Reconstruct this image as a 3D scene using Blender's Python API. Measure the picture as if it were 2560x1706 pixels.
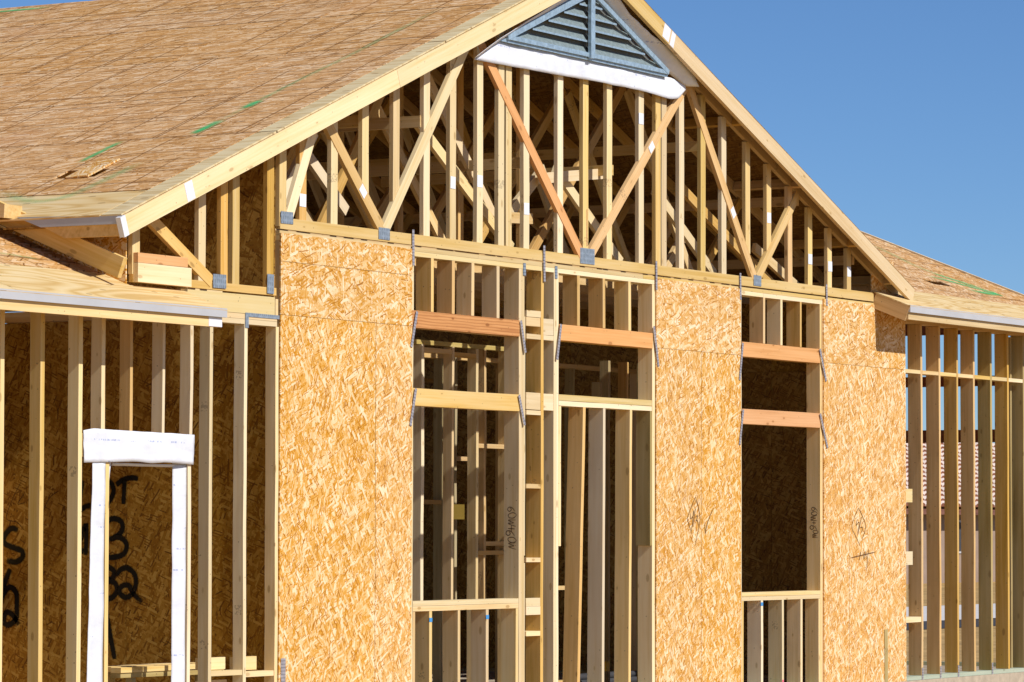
import bpy, bmesh, math, random
from mathutils import Vector, Matrix, Quaternion, noise

random.seed(7)
for o in list(bpy.data.objects):
    bpy.data.objects.remove(o, do_unlink=True)
scene = bpy.context.scene
COL = scene.collection
V = Vector

# ------------------------------------------------------------------ camera
cam_d = bpy.data.cameras.new('camera')
cam = bpy.data.objects.new('camera', cam_d)
COL.objects.link(cam)
YAW, PIT, ROL = math.radians(59.50177), math.radians(2.8377), math.radians(0.1073)
fw = V((math.sin(YAW) * math.cos(PIT), math.cos(YAW) * math.cos(PIT), math.sin(PIT)))
rt = V((math.cos(YAW), -math.sin(YAW), 0))
up = rt.cross(fw)
r2 = math.cos(ROL) * rt + math.sin(ROL) * up
u2 = -math.sin(ROL) * rt + math.cos(ROL) * up
M = Matrix((r2, u2, -fw)).transposed().to_4x4()
M.translation = V((-23.40686, -15.77477, 1.45895))
cam.matrix_world = M
cam_d.sensor_width = 36.0
cam_d.lens = 9585.33 / 2560.0 * 36.0
cam_d.clip_start = 0.5
cam_d.clip_end = 3000
scene.camera = cam

# ------------------------------------------------------------------ sky, sun, exposure
SX, TZ = 0.075, 0.85                      # light travels (SX, 1, -TZ)
EL = math.atan2(TZ, math.hypot(1, SX))
AZ = math.atan2(-SX, -1.0)                # direction to the sun in plan
w = bpy.data.worlds.new('World')
scene.world = w
w.use_nodes = True
wn = w.node_tree
wn.nodes.clear()
sky = wn.nodes.new('ShaderNodeTexSky')
sky.sky_type = 'NISHITA'
sky.sun_disc = False
sky.sun_elevation = EL
sky.sun_rotation = AZ
sky.altitude = 2000
sky.air_density = 0.95
sky.dust_density = 0.0
sky.ozone_density = 10.0
bg = wn.nodes.new('ShaderNodeBackground')
bg.inputs['Strength'].default_value = 0.10
wo = wn.nodes.new('ShaderNodeOutputWorld')
wn.links.new(sky.outputs[0], bg.inputs[0])
wn.links.new(bg.outputs[0], wo.inputs[0])

sd = bpy.data.lights.new('sun', 'SUN')
sd.energy = 4.9
sd.angle = math.radians(0.53)
sd.color = (1.0, 0.975, 0.935)
sun = bpy.data.objects.new('sun', sd)
COL.objects.link(sun)
sun.rotation_euler = V((SX, 1, -TZ)).to_track_quat('-Z', 'Y').to_euler()
sun.location = (0, -20, 20)

scene.view_settings.view_transform = 'Standard'
scene.view_settings.look = 'None'
scene.view_settings.exposure = 0.0
scene.view_settings.gamma = 1.0
scene.view_settings.use_curve_mapping = False


# ------------------------------------------------------------------ materials
class NT:
    def __init__(s, name, rough=0.75, spec=0.3):
        s.m = bpy.data.materials.new(name)
        s.m.use_nodes = True
        s.t = s.m.node_tree
        s.b = s.t.nodes['Principled BSDF']
        s.b.inputs['Roughness'].default_value = rough
        s.b.inputs['Specular IOR Level'].default_value = spec

    def n(s, typ, **kw):
        nd = s.t.nodes.new(typ)
        for k, v in kw.items():
            if k.startswith('i_'):
                nd.inputs[k[2:].replace('_', ' ')].default_value = v
            else:
                setattr(nd, k, v)
        return nd

    def l(s, a, b):
        s.t.links.new(a, b)

    def math(s, op, a, b=None, c=None, clamp=False):
        nd = s.n('ShaderNodeMath', operation=op, use_clamp=clamp)
        for i, v in enumerate((a, b, c)):
            if v is None:
                continue
            if isinstance(v, (int, float)):
                nd.inputs[i].default_value = v
            else:
                s.l(v, nd.inputs[i])
        return nd.outputs[0]

    def vmath(s, op, a, b):
        nd = s.n('ShaderNodeVectorMath', operation=op)
        for i, v in enumerate((a, b)):
            if isinstance(v, (tuple, list)):
                nd.inputs[i].default_value = v
            else:
                s.l(v, nd.inputs[i])
        return nd.outputs[0]

    def mix(s, f, a, b, blend='MIX'):
        nd = s.n('ShaderNodeMix', data_type='RGBA', blend_type=blend)
        for key, v in ((0, f), (6, a), (7, b)):
            if isinstance(v, (int, float)):
                nd.inputs[key].default_value = v
            elif isinstance(v, (tuple, list)):
                nd.inputs[key].default_value = (*v, 1) if len(v) == 3 else v
            else:
                s.l(v, nd.inputs[key])
        return nd.outputs[2]

    def ramp(s, f, stops, mode='LINEAR'):
        nd = s.n('ShaderNodeValToRGB')
        cr = nd.color_ramp
        cr.interpolation = mode
        while len(cr.elements) < len(stops):
            cr.elements.new(0.5)
        for e, (p, c) in zip(cr.elements, stops):
            e.position = p
            e.color = (*c, 1)
        s.l(f, nd.inputs[0])
        return nd.outputs[0]

    def obj(s):
        return s.n('ShaderNodeTexCoord').outputs['Object']

    def rand(s):
        return s.n('ShaderNodeObjectInfo').outputs['Random']

    def noise(s, vec, scale, detail=3, rough=0.5, dims='3D'):
        nd = s.n('ShaderNodeTexNoise', noise_dimensions=dims)
        nd.inputs['Scale'].default_value = scale
        nd.inputs['Detail'].default_value = detail
        nd.inputs['Roughness'].default_value = rough
        if vec is not None:
            s.l(vec, nd.inputs['Vector'])
        return nd.outputs['Fac']

    def bump(s, h, strength, dist):
        nd = s.n('ShaderNodeBump')
        nd.inputs['Strength'].default_value = strength
        nd.inputs['Distance'].default_value = dist
        s.l(h, nd.inputs['Height'])
        s.l(nd.outputs[0], s.b.inputs['Normal'])

    def col(s, c):
        if isinstance(c, (tuple, list)):
            s.b.inputs['Base Color'].default_value = (*c, 1)
        else:
            s.l(c, s.b.inputs['Base Color'])
        return s.m


def shifted(t, amount=37.0):
    """object coordinates moved by a random offset for every object"""
    oc = t.obj()
    r = t.rand()
    cmb = t.n('ShaderNodeCombineXYZ')
    t.l(t.math('MULTIPLY', r, amount), cmb.inputs[0])
    t.l(t.math('MULTIPLY', r, amount * 1.7), cmb.inputs[1])
    t.l(t.math('MULTIPLY', r, amount * 0.6), cmb.inputs[2])
    return t.vmath('ADD', oc, cmb.outputs[0]), r


def lumber(name, light, mid, dark, knots=0.55, rings=0.5, grey=0.3, vary=1.0):
    t = NT(name, 0.72, 0.25)
    vec, r = shifted(t)
    # streaks along the board
    sv = t.vmath('MULTIPLY', vec, (1.1, 34, 34))
    n1 = t.noise(sv, 1.0, 4, 0.6)
    lv = t.vmath('MULTIPLY', vec, (0.5, 7, 7))
    n2 = t.noise(lv, 1.0, 3, 0.55)
    # growth rings
    wv = t.n('ShaderNodeTexWave', wave_type='RINGS', rings_direction='X', wave_profile='SIN')
    wv.inputs['Scale'].default_value = 14
    wv.inputs['Distortion'].default_value = 3.5
    wv.inputs['Detail'].default_value = 2
    wv.inputs['Detail Scale'].default_value = 0.6
    t.l(t.vmath('MULTIPLY', vec, (0.35, 1, 1)), wv.inputs['Vector'])
    f = t.math('ADD', t.math('MULTIPLY', n1, 0.55), t.math('MULTIPLY', n2, 0.45))
    c = t.ramp(f, [(0.30, dark), (0.47, mid), (0.66, light)])
    c = t.mix(t.math('MULTIPLY', t.math('POWER', wv.outputs['Fac'], 3.0), 0.28 * rings), c, dark)
    # board to board variation
    hv = t.n('ShaderNodeHueSaturation')
    t.l(t.math('ADD', 0.5 - 0.009 * vary, t.math('MULTIPLY', r, 0.010 * vary)), hv.inputs['Hue'])
    t.l(t.math('ADD', 1.0 - 0.20 * vary, t.math('MULTIPLY', t.math('FRACT', t.math('MULTIPLY', r, 7.31)), 0.34 * vary)), hv.inputs['Saturation'])
    t.l(t.math('ADD', 1.0 - 0.18 * vary, t.math('MULTIPLY', t.math('FRACT', t.math('MULTIPLY', r, 13.7)), 0.30 * vary)), hv.inputs['Value'])
    t.l(c, hv.inputs['Color'])
    c = hv.outputs[0]
    # knots
    vo = t.n('ShaderNodeTexVoronoi', feature='F1')
    vo.inputs['Scale'].default_value = 1.0
    vo.inputs['Randomness'].default_value = 1.0
    t.l(t.vmath('MULTIPLY', vec, (4.6, 11, 11)), vo.inputs['Vector'])
    sc_ = t.n('ShaderNodeSeparateColor')
    t.l(vo.outputs['Color'], sc_.inputs[0])
    rad = t.math('ADD', 0.05, t.math('MULTIPLY', sc_.outputs[0], 0.16))
    k = t.math('SUBTRACT', 1.0, t.math('DIVIDE', vo.outputs['Distance'], rad), clamp=True)
    halo = t.math('SUBTRACT', 1.0, t.math('DIVIDE', vo.outputs['Distance'], t.math('MULTIPLY', rad, 2.6)), clamp=True)
    c = t.mix(t.math('MULTIPLY', halo, 0.35 * knots), c, dark)
    c = t.mix(t.math('MULTIPLY', t.math('MULTIPLY', k, 3.0, clamp=True), knots), c, (dark[0] * 0.50, dark[1] * 0.42, dark[2] * 0.35))
    # nail heads and specks
    v2 = t.n('ShaderNodeTexVoronoi', feature='F1')
    v2.inputs['Scale'].default_value = 13.0
    t.l(vec, v2.inputs['Vector'])
    sp = t.math('LESS_THAN', v2.outputs['Distance'], 0.07)
    c = t.mix(t.math('MULTIPLY', sp, 0.55), c, (0.10, 0.06, 0.03))
    # grey weathering in patches
    gw = t.noise(t.vmath('MULTIPLY', vec, (0.8, 3, 3)), 1.0, 2)
    g = t.math('MULTIPLY', t.math('SUBTRACT', gw, 0.52, clamp=True), 3.0 * grey, clamp=True)
    c = t.mix(g, c, (0.48, 0.37, 0.19))
    # a grade stamp or two along the board
    so = t.n('ShaderNodeSeparateXYZ')
    t.l(t.obj(), so.inputs[0])
    sx = t.math('PINGPONG', t.math('ADD', so.outputs[0], t.math('MULTIPLY', r, 9.0)), 0.85)
    box = t.math('MULTIPLY', t.math('LESS_THAN', sx, 0.035), t.math('LESS_THAN', t.math('ABSOLUTE', so.outputs[2]), 0.030))
    box = t.math('MULTIPLY', box, t.math('LESS_THAN', t.math('ABSOLUTE', so.outputs[1]), 0.050))
    ink = t.math('GREATER_THAN', t.noise(t.vmath('MULTIPLY', vec, (60, 60, 60)), 1.0, 1), 0.53)
    c = t.mix(t.math('MULTIPLY', t.math('MULTIPLY', box, ink), t.math('MULTIPLY', t.math('GREATER_THAN', r, 0.80), 0.38)), c, (0.09, 0.06, 0.05))
    t.bump(n1, 0.25, 0.002)
    return t.col(c)


def osb(name, pale, mid, deep, dark, strand=1.0, spread=0.5, layers=8, lines=0.0, nails=False, warp=1.0):
    """oriented strand board: local x is the strand direction; layers of straight-edged strands of random tone"""
    t = NT(name, 0.66, 0.3)
    vec, r = shifted(t)
    rnd = random.Random(name)
    wp_ = t.n('ShaderNodeTexNoise')
    wp_.inputs['Scale'].default_value = 4.5 / strand
    wp_.inputs['Detail'].default_value = 1.5
    t.l(vec, wp_.inputs['Vector'])
    vec = t.vmath('ADD', vec, t.vmath('MULTIPLY', t.vmath('SUBTRACT', wp_.outputs['Color'], (0.5, 0.5, 0.5)), (0.05 * warp, 0.10 * warp, 0)))
    base = t.noise(t.vmath('MULTIPLY', vec, (9, 40, 30)), 1.0, 3)
    c = t.ramp(base, [(0.3, deep), (0.5, mid), (0.7, pale)])
    hsum = None
    for i in range(layers):
        ang = rnd.uniform(-spread, spread)
        if i % 4 == 2:
            ang = rnd.uniform(0.8, 1.6) * rnd.choice((-1, 1)) * spread * 1.6
        mp = t.n('ShaderNodeMapping')
        mp.inputs['Rotation'].default_value = (0, 0, ang)
        mp.inputs['Location'].default_value = (rnd.uniform(0, 9), rnd.uniform(0, 9), 0)
        t.l(vec, mp.inputs['Vector'])
        L = rnd.uniform(0.07, 0.15) * strand
        Wd = rnd.uniform(0.013, 0.026) * strand
        sp = t.n('ShaderNodeSeparateXYZ')
        t.l(mp.outputs[0], sp.inputs[0])
        y = t.math('DIVIDE', sp.outputs[1], Wd)
        row = t.math('FLOOR', y)
        w1 = t.n('ShaderNodeTexWhiteNoise', noise_dimensions='1D')
        t.l(row, w1.inputs['W'])
        x = t.math('ADD', t.math('DIVIDE', sp.outputs[0], L), t.math('MULTIPLY', w1.outputs['Value'], 17.0))
        cb = t.n('ShaderNodeCombineXYZ')
        t.l(t.math('FLOOR', x), cb.inputs[0])
        t.l(row, cb.inputs[1])
        wn_ = t.n('ShaderNodeTexWhiteNoise', noise_dimensions='2D')
        t.l(cb.outputs[0], wn_.inputs['Vector'])
        sep = t.n('ShaderNodeSeparateColor')
        t.l(wn_.outputs['Color'], sep.inputs[0])
        # every strand is cut to its own length and width, with a slanting end
        fx = t.math('FRACT', t.math('ADD', x, t.math('MULTIPLY', t.math('FRACT', y), 0.10)))
        fy = t.math('FRACT', y)
        inx = t.math('LESS_THAN', fx, t.math('ADD', 0.45, t.math('MULTIPLY', sep.outputs[2], 0.5)))
        iny = t.math('LESS_THAN', fy, t.math('ADD', 0.35, t.math('MULTIPLY', wn_.outputs['Value'], 0.6)))
        mask = t.math('MULTIPLY', t.math('GREATER_THAN', sep.outputs[1], 0.45), t.math('MULTIPLY', inx, iny))
        grain = t.noise(t.vmath('MULTIPLY', mp.outputs[0], (10, 300, 0)), 1.0, 2)
        val = t.math('ADD', t.math('MULTIPLY', sep.outputs[0], 0.9), t.math('MULTIPLY', t.math('SUBTRACT', grain, 0.45), 0.45))
        sc = t.ramp(val, [(0.04, dark), (0.22, deep), (0.54, mid), (0.82, pale), (0.95, tuple(min(1, q) for q in (pale[0] * 1.1, pale[1] * 1.2, pale[2] * 1.45)))])
        c = t.mix(t.math('MULTIPLY', mask, 0.92), c, sc)
        h = t.math('MULTIPLY', mask, sep.outputs[2])
        hsum = h if hsum is None else t.math('MAXIMUM', hsum, h)
    bl = t.noise(t.vmath('MULTIPLY', vec, (1.3, 2.1, 1)), 1.0, 3)
    hv = t.n('ShaderNodeHueSaturation')
    t.l(t.math('ADD', 0.90, t.math('ADD', t.math('MULTIPLY', r, 0.06), t.math('MULTIPLY', bl, 0.18))), hv.inputs['Value'])
    t.l(t.math('ADD', 0.97, t.math('MULTIPLY', t.math('FRACT', t.math('MULTIPLY', r, 5.7)), 0.07)), hv.inputs['Saturation'])
    t.l(c, hv.inputs['Color'])
    c = hv.outputs[0]
    if lines:
        # printed nailing lines and scuffs, broken along their length
        oc = t.n('ShaderNodeSeparateXYZ')
        t.l(t.obj(), oc.inputs[0])
        wob = t.noise(t.vmath('MULTIPLY', t.obj(), (1.0, 1.0, 0)), 1.0, 2)
        for q_i, (ax, per, ph, wdt) in enumerate(((0, 0.406, 0.10, 0.010), (0, 0.730, 0.31, 0.012), (1, 0.290, 0.05, 0.009), (1, 0.410, 0.19, 0.010))):
            st = (0.35, 1.6, 0) if ax else (1.6, 0.5, 0)
            brk = t.noise(t.vmath('ADD', t.vmath('MULTIPLY', vec, st), (q_i * 7.3, 2.1, 0)), 1.0, 2)
            on = t.math('MULTIPLY', t.math('SUBTRACT', brk, 0.42, clamp=True), 9.0 * lines, clamp=True)
            q = t.math('ADD', oc.outputs[ax], t.math('ADD', ph, t.math('MULTIPLY', wob, 0.05)))
            fr = t.math('PINGPONG', q, per / 2)
            ln = t.math('SUBTRACT', 1.0, t.math('DIVIDE', fr, wdt), clamp=True)
            c = t.mix(t.math('MULTIPLY', t.math('MULTIPLY', ln, 1.6, clamp=True), t.math('MULTIPLY', on, 0.85)), c, dark)
        big = t.noise(t.vmath('MULTIPLY', vec, (0.9, 1.2, 0)), 1.0, 3)
        c = t.mix(t.math('MULTIPLY', t.math('SUBTRACT', big, 0.60, clamp=True), 2.0, clamp=True), c, (0.52, 0.24, 0.10))
    if nails:
        on_ = t.n('ShaderNodeSeparateXYZ')
        t.l(t.obj(), on_.inputs[0])
        a_ = t.math('LESS_THAN', t.math('PINGPONG', t.math('ADD', on_.outputs[0], 0.02), 0.076), 0.0075)
        b_ = t.math('LESS_THAN', t.math('PINGPONG', t.math('ADD', on_.outputs[1], t.math('MULTIPLY', t.noise(t.obj(), 3.0, 2), 0.03)), 0.203), 0.0065)
        c = t.mix(t.math('MULTIPLY', t.math('MULTIPLY', a_, b_), 0.6), c, (0.16, 0.08, 0.03))
    t.bump(hsum, 0.3, 0.002)
    return t.col(c)


def plywood(name, light, mid, dark):
    t = NT(name, 0.7, 0.25)
    vec, r = shifted(t)
    cn = t.noise(t.vmath('MULTIPLY', vec, (0.55, 3.6, 1)), 1.0, 1.5, 0.45)
    band = t.math('PINGPONG', t.math('MULTIPLY', cn, 11.0), 0.5)
    fine = t.noise(t.vmath('MULTIPLY', vec, (3, 70, 1)), 1.0, 3)
    blot = t.noise(t.vmath('MULTIPLY', vec, (0.8, 1.6, 1)), 1.0, 3)
    f = t.math('ADD', t.math('MULTIPLY', band, 0.75), t.math('ADD', t.math('MULTIPLY', fine, 0.35), t.math('MULTIPLY', blot, 0.25)))
    c = t.ramp(f, [(0.30, dark), (0.48, mid), (0.75, light)])
    vo = t.n('ShaderNodeTexVoronoi', feature='F1', voronoi_dimensions='2D')
    vo.inputs['Scale'].default_value = 1.0
    t.l(t.vmath('MULTIPLY', vec, (1.7, 5.0, 0)), vo.inputs['Vector'])
    k = t.math('LESS_THAN', vo.outputs['Distance'], 0.06)
    c = t.mix(t.math('MULTIPLY', k, 0.6), c, (0.24, 0.13, 0.04))
    t.bump(fine, 0.15, 0.002)
    return t.col(c)


def plain(name, c, rough=0.7, spec=0.3, metal=0.0, var=0.12, scale=6.0, bump=0.0):
    t = NT(name, rough, spec)
    t.b.inputs['Metallic'].default_value = metal
    vec, r = shifted(t)
    n = t.noise(vec, scale, 4, 0.6)
    lo = tuple(x * (1 - var) for x in c)
    hi = tuple(min(1, x * (1 + var)) for x in c)
    if bump:
        t.bump(n, bump, 0.01)
    return t.col(t.ramp(n, [(0.3, lo), (0.7, hi)]))


def paint(name, c, soft=0.45, cover=0.95, grain=30.0):
    """thin paint film on a ribbon: covers in the middle, breaks up towards its rims (v = 0 and 1)"""
    t = NT(name, 0.6, 0.3)
    uv = t.n('ShaderNodeTexCoord').outputs['UV']
    sp = t.n('ShaderNodeSeparateXYZ')
    t.l(uv, sp.inputs[0])
    d = t.math('MULTIPLY', t.math('ABSOLUTE', t.math('SUBTRACT', sp.outputs[1], 0.5)), 2.0)
    n = t.noise(t.obj(), grain, 4, 0.65)
    n2 = t.noise(t.obj(), 2.2, 2)
    a = t.math('DIVIDE', t.math('SUBTRACT', t.math('ADD', 1.0, t.math('MULTIPLY', t.math('SUBTRACT', n, 0.5), soft)), d), soft, clamp=True)
    a = t.math('MULTIPLY', a, t.math('MULTIPLY', sp.outputs[0], cover))
    a = t.math('MULTIPLY', a, t.math('ADD', 0.72, t.math('MULTIPLY', n2, 0.55)), clamp=True)
    t.l(a, t.b.inputs['Alpha'])
    return t.col(c)


def wrap_mat(name):
    t = NT(name, 0.5, 0.4)
    vec = t.obj()
    n = t.noise(vec, 9, 4, 0.6)
    c = t.ramp(n, [(0.3, (0.66, 0.67, 0.71)), (0.7, (0.74, 0.75, 0.78))])
    # faint blue printing in broken rows
    sp = t.n('ShaderNodeSeparateXYZ')
    t.l(vec, sp.inputs[0])
    row = t.math('LESS_THAN', t.math('PINGPONG', t.math('ADD', sp.outputs[2], 0.02), 0.075), 0.006)
    ch = t.math('GREATER_THAN', t.noise(t.vmath('MULTIPLY', vec, (70, 1, 20)), 1.0, 1), 0.52)
    brk = t.math('GREATER_THAN', t.noise(t.vmath('MULTIPLY', vec, (3, 1, 5)), 1.0, 1), 0.58)
    m = t.math('MULTIPLY', row, t.math('MULTIPLY', ch, brk))
    c = t.mix(t.math('MULTIPLY', m, 0.55), c, (0.16, 0.22, 0.50))
    st = t.noise(t.vmath('MULTIPLY', vec, (2.2, 2.2, 5.0)), 1.0, 4, 0.6)
    c = t.mix(t.math('MULTIPLY', t.math('SUBTRACT', st, 0.58, clamp=True), 2.0, clamp=True), c, (0.46, 0.42, 0.40))
    sv = t.n('ShaderNodeTexVoronoi', feature='F1')
    sv.inputs['Scale'].default_value = 7.0
    t.l(vec, sv.inputs['Vector'])
    c = t.mix(t.math('MULTIPLY', t.math('LESS_THAN', sv.outputs['Distance'], 0.05), 0.6), c, (0.22, 0.22, 0.25))
    t.bump(t.noise(t.vmath('MULTIPLY', vec, (10, 10, 22)), 1.0, 3, 0.6), 0.28, 0.010)
    return t.col(c)


def metal_plate(name, c, teeth=True):
    t = NT(name, 0.42, 0.5)
    t.b.inputs['Metallic'].default_value = 0.35
    vec = t.obj()
    n = t.noise(vec, 30, 3)
    cc = t.ramp(n, [(0.3, tuple(x * 0.8 for x in c)), (0.7, tuple(min(1, x * 1.2) for x in c))])
    if teeth:
        sp = t.n('ShaderNodeSeparateXYZ')
        t.l(vec, sp.inputs[0])
        a = t.math('LESS_THAN', t.math('PINGPONG', sp.outputs[0], 0.0125), 0.004)
        b = t.math('LESS_THAN', t.math('PINGPONG', sp.outputs[2], 0.02), 0.013)
        cc = t.mix(t.math('MULTIPLY', t.math('MULTIPLY', a, b), 0.6), cc, tuple(x * 0.35 for x in c))
    t.bump(n, 0.2, 0.003)
    return t.col(cc)


MAT = {}
MAT['pine'] = lumber('pine', (0.77, 0.585, 0.30), (0.71, 0.51, 0.215), (0.58, 0.375, 0.11))
MAT['pale'] = lumber('pale_pine', (0.80, 0.66, 0.395), (0.77, 0.605, 0.325), (0.66, 0.47, 0.19), knots=0.5, rings=0.35)
MAT['tan'] = lumber('tan_pine', (0.72, 0.485, 0.20), (0.64, 0.40, 0.13), (0.47, 0.27, 0.06), vary=0.7)
MAT['fir'] = lumber('red_fir', (0.64, 0.31, 0.10), (0.56, 0.25, 0.07), (0.33, 0.11, 0.02), rings=2.4, knots=0.6, grey=0.0, vary=0.3)
MAT['fir2'] = lumber('rosy_fir', (0.72, 0.41, 0.19), (0.65, 0.345, 0.135), (0.49, 0.23, 0.07), rings=0.6, grey=0.0, vary=0.3)
MAT['fir3'] = lumber('orange_fir', (0.74, 0.40, 0.165), (0.68, 0.345, 0.125), (0.54, 0.24, 0.07), rings=0.7, grey=0.0, vary=0.3)
MAT['amber'] = lumber('amber_fir', (0.73, 0.48, 0.23), (0.66, 0.40, 0.16), (0.50, 0.26, 0.08), rings=0.8, grey=0.0, vary=0.3)
MAT['old'] = lumber('grey_pine', (0.50, 0.40, 0.20), (0.42, 0.32, 0.13), (0.30, 0.21, 0.065), grey=0.5)
MAT['red_beam'] = lumber('dark_fir', (0.26, 0.10, 0.045), (0.20, 0.07, 0.03), (0.12, 0.04, 0.02), grey=0.0)
MAT['treated'] = lumber('treated_pine', (0.50, 0.55, 0.40), (0.42, 0.48, 0.34), (0.32, 0.37, 0.25), grey=0.2)
MAT['osb'] = osb('osb_wall', (0.79, 0.575, 0.32), (0.66, 0.365, 0.098), (0.55, 0.23, 0.016), (0.32, 0.11, 0.006), strand=1.1, spread=0.58, layers=8, nails=True, warp=1.1)
MAT['osb_up'] = osb('osb_upper', (0.80, 0.59, 0.34), (0.66, 0.375, 0.11), (0.55, 0.235, 0.02), (0.32, 0.115, 0.007), strand=1.2, spread=0.68, layers=8, nails=True, warp=1.3)
MAT['osb_in'] = osb('osb_inside', (0.46, 0.26, 0.050), (0.32, 0.155, 0.015), (0.22, 0.09, 0.005), (0.11, 0.04, 0.003), strand=1.3, spread=0.7, layers=7)  # darker copy of the wall board: indoor shade put into its colour
MAT['osb_attic'] = osb('osb_attic', (0.24, 0.13, 0.03), (0.17, 0.08, 0.012), (0.11, 0.045, 0.005), (0.05, 0.02, 0.002), strand=1.3, spread=0.5, layers=4)  # darkest copy: shade under the roof sheathing put into its colour
MAT['osb_roof'] = osb('osb_roof', (0.70, 0.46, 0.235), (0.56, 0.295, 0.10), (0.48, 0.23, 0.060), (0.16, 0.06, 0.008), strand=1.8, spread=0.42, layers=7, lines=1.8, warp=1.0)
MAT['ply'] = plywood('plywood', (0.72, 0.55, 0.30), (0.67, 0.475, 0.215), (0.56, 0.35, 0.12))
MAT['ply_rake'] = plywood('plywood_rake', (0.68, 0.56, 0.33), (0.64, 0.50, 0.275), (0.55, 0.40, 0.19))
MAT['white'] = plain('primed_fascia', (0.46, 0.455, 0.46), 0.55, 0.4, var=0.06, scale=3)
MAT['white_paint'] = plain('white_primer', (0.72, 0.72, 0.75), 0.5, 0.4, var=0.05, scale=20)
MAT['wrap'] = wrap_mat('house_wrap')
MAT['plate'] = metal_plate('gusset_metal', (0.30, 0.35, 0.40))
MAT['strap'] = metal_plate('strap_metal', (0.42, 0.39, 0.41), teeth=True)
MAT['galv'] = metal_plate('galvanised', (0.34, 0.45, 0.53), teeth=False)
MAT['galv_blade'] = metal_plate('louvre_metal', (0.27, 0.33, 0.33), teeth=False)
MAT['tag'] = plain('paper_tag', (0.74, 0.75, 0.78), 0.6, 0.3, var=0.04)
MAT['concrete'] = plain('concrete', (0.44, 0.36, 0.26), 0.85, 0.2, var=0.18, scale=9, bump=0.3)
MAT['dirt'] = plain('dirt', (0.42, 0.27, 0.11), 0.95, 0.1, var=0.3, scale=1.2, bump=0.5)
MAT['pave'] = plain('pavement', (0.62, 0.58, 0.54), 0.9, 0.2, var=0.08, scale=2)
MAT['asphalt'] = plain('asphalt', (0.06, 0.055, 0.055), 0.95, 0.2, var=0.2, scale=5)
MAT['stucco'] = plain('stucco', (0.30, 0.22, 0.17), 0.95, 0.1, var=0.1, scale=2)
MAT['tile'] = plain('roof_tile', (0.74, 0.60, 0.50), 0.9, 0.2, var=0.2, scale=0.8)
MAT['green'] = paint('green_spray', (0.07, 0.52, 0.17), soft=1.3, cover=1.0, grain=14)
MAT['green_pale'] = paint('pale_green_spray', (0.16, 0.54, 0.22), soft=1.6, cover=0.42, grain=14)
MAT['black'] = paint('black_spray', (0.004, 0.003, 0.002), soft=0.6, cover=1.6, grain=60)
MAT['marker'] = paint('marker_ink', (0.10, 0.04, 0.012), soft=0.6, cover=0.8)
MAT['pencil'] = paint('pencil_line', (0.12, 0.05, 0.014), soft=0.6, cover=0.9)
MAT['chalk'] = paint('chalk_red', (0.42, 0.12, 0.10), soft=0.8, cover=0.6)
MAT['blue_ink'] = plain('blue_crayon', (0.06, 0.26, 0.55), 0.7, var=0.1)
MAT['pink_ink'] = plain('pink_crayon', (0.75, 0.10, 0.20), 0.7, var=0.1)
MAT['yellow'] = plain('yellow_plastic', (0.80, 0.50, 0.04), 0.5, var=0.06)
MAT['vent_grey'] = plain('vent_shade', (0.13, 0.135, 0.13), 0.7, var=0.1)  # dark backing sheet, its tone stands in for shade behind the louvres
MAT['yellow_card'] = plain('yellow_card', (0.17, 0.11, 0.015), 0.6, var=0.06)  # yellow dimmed: the shade deep in the room is in its colour
MAT['dark'] = plain('dark_plastic', (0.05, 0.05, 0.055), 0.6, var=0.2)
MAT['wire'] = plain('wire', (0.6, 0.58, 0.55), 0.5, var=0.05)


# ------------------------------------------------------------------ builders
def link(name, me, mat, parent=None, mw=None):
    o = bpy.data.objects.new(name, me)
    COL.objects.link(o)
    if mat:
        me.materials.append(MAT[mat] if isinstance(mat, str) else mat)
    if parent is not None:
        o.parent = parent
    if mw is not None:
        o.matrix_basis = mw          # every parent sits at the identity, so local is world
    return o


def empty(name, parent=None):
    o = bpy.data.objects.new(name, None)
    COL.objects.link(o)
    o.empty_display_size = 0.5
    if parent is not None:
        o.parent = parent
    return o


def frame_from(a, X, Y):
    X = X.normalized()
    Y = (Y - X * Y.dot(X)).normalized()
    Z = X.cross(Y)
    m = Matrix((X, Y, Z)).transposed().to_4x4()
    m.translation = a
    return m


def beam_mesh(L, wd, th, wob=0.0015, x0=0.0, bow=0.0):
    n = max(1, min(8, int(L / 0.35)))
    vs, fs = [], []
    ph = random.uniform(0, 6.28)
    for i in range(n + 1):
        f = i / n
        x = x0 + L * f
        oy = random.uniform(-wob, wob) + bow * math.sin(math.pi * f)
        oz = random.uniform(-wob, wob) * 0.6
        for sy, sz in ((-1, -1), (1, -1), (1, 1), (-1, 1)):
            vs.append((x, sy * wd / 2 + oy + random.uniform(-wob, wob) * 0.5, sz * th / 2 + oz))
    for i in range(n):
        b = i * 4
        for k in range(4):
            fs.append((b + k, b + (k + 1) % 4, b + 4 + (k + 1) % 4, b + 4 + k))
    fs.append((3, 2, 1, 0))
    b = n * 4
    fs.append((b, b + 1, b + 2, b + 3))
    me = bpy.data.meshes.new('board')
    me.from_pydata(vs, [], fs)
    # outward normals
    bm = bmesh.new()
    bm.from_mesh(me)
    bmesh.ops.recalc_face_normals(bm, faces=bm.faces)
    bm.to_mesh(me)
    bm.free()
    return me


def board(parent, name, a, b, wd, th, wdir, mat='pine', wob=0.0015, bow=0.0):
    """a straight piece of lumber along a-b; wd is measured along wdir, th across"""
    a, b = V(a), V(b)
    L = (b - a).length
    return link(name, beam_mesh(L, wd, th, wob, bow=bow), mat, parent, frame_from(a, b - a, V(wdir)))


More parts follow.
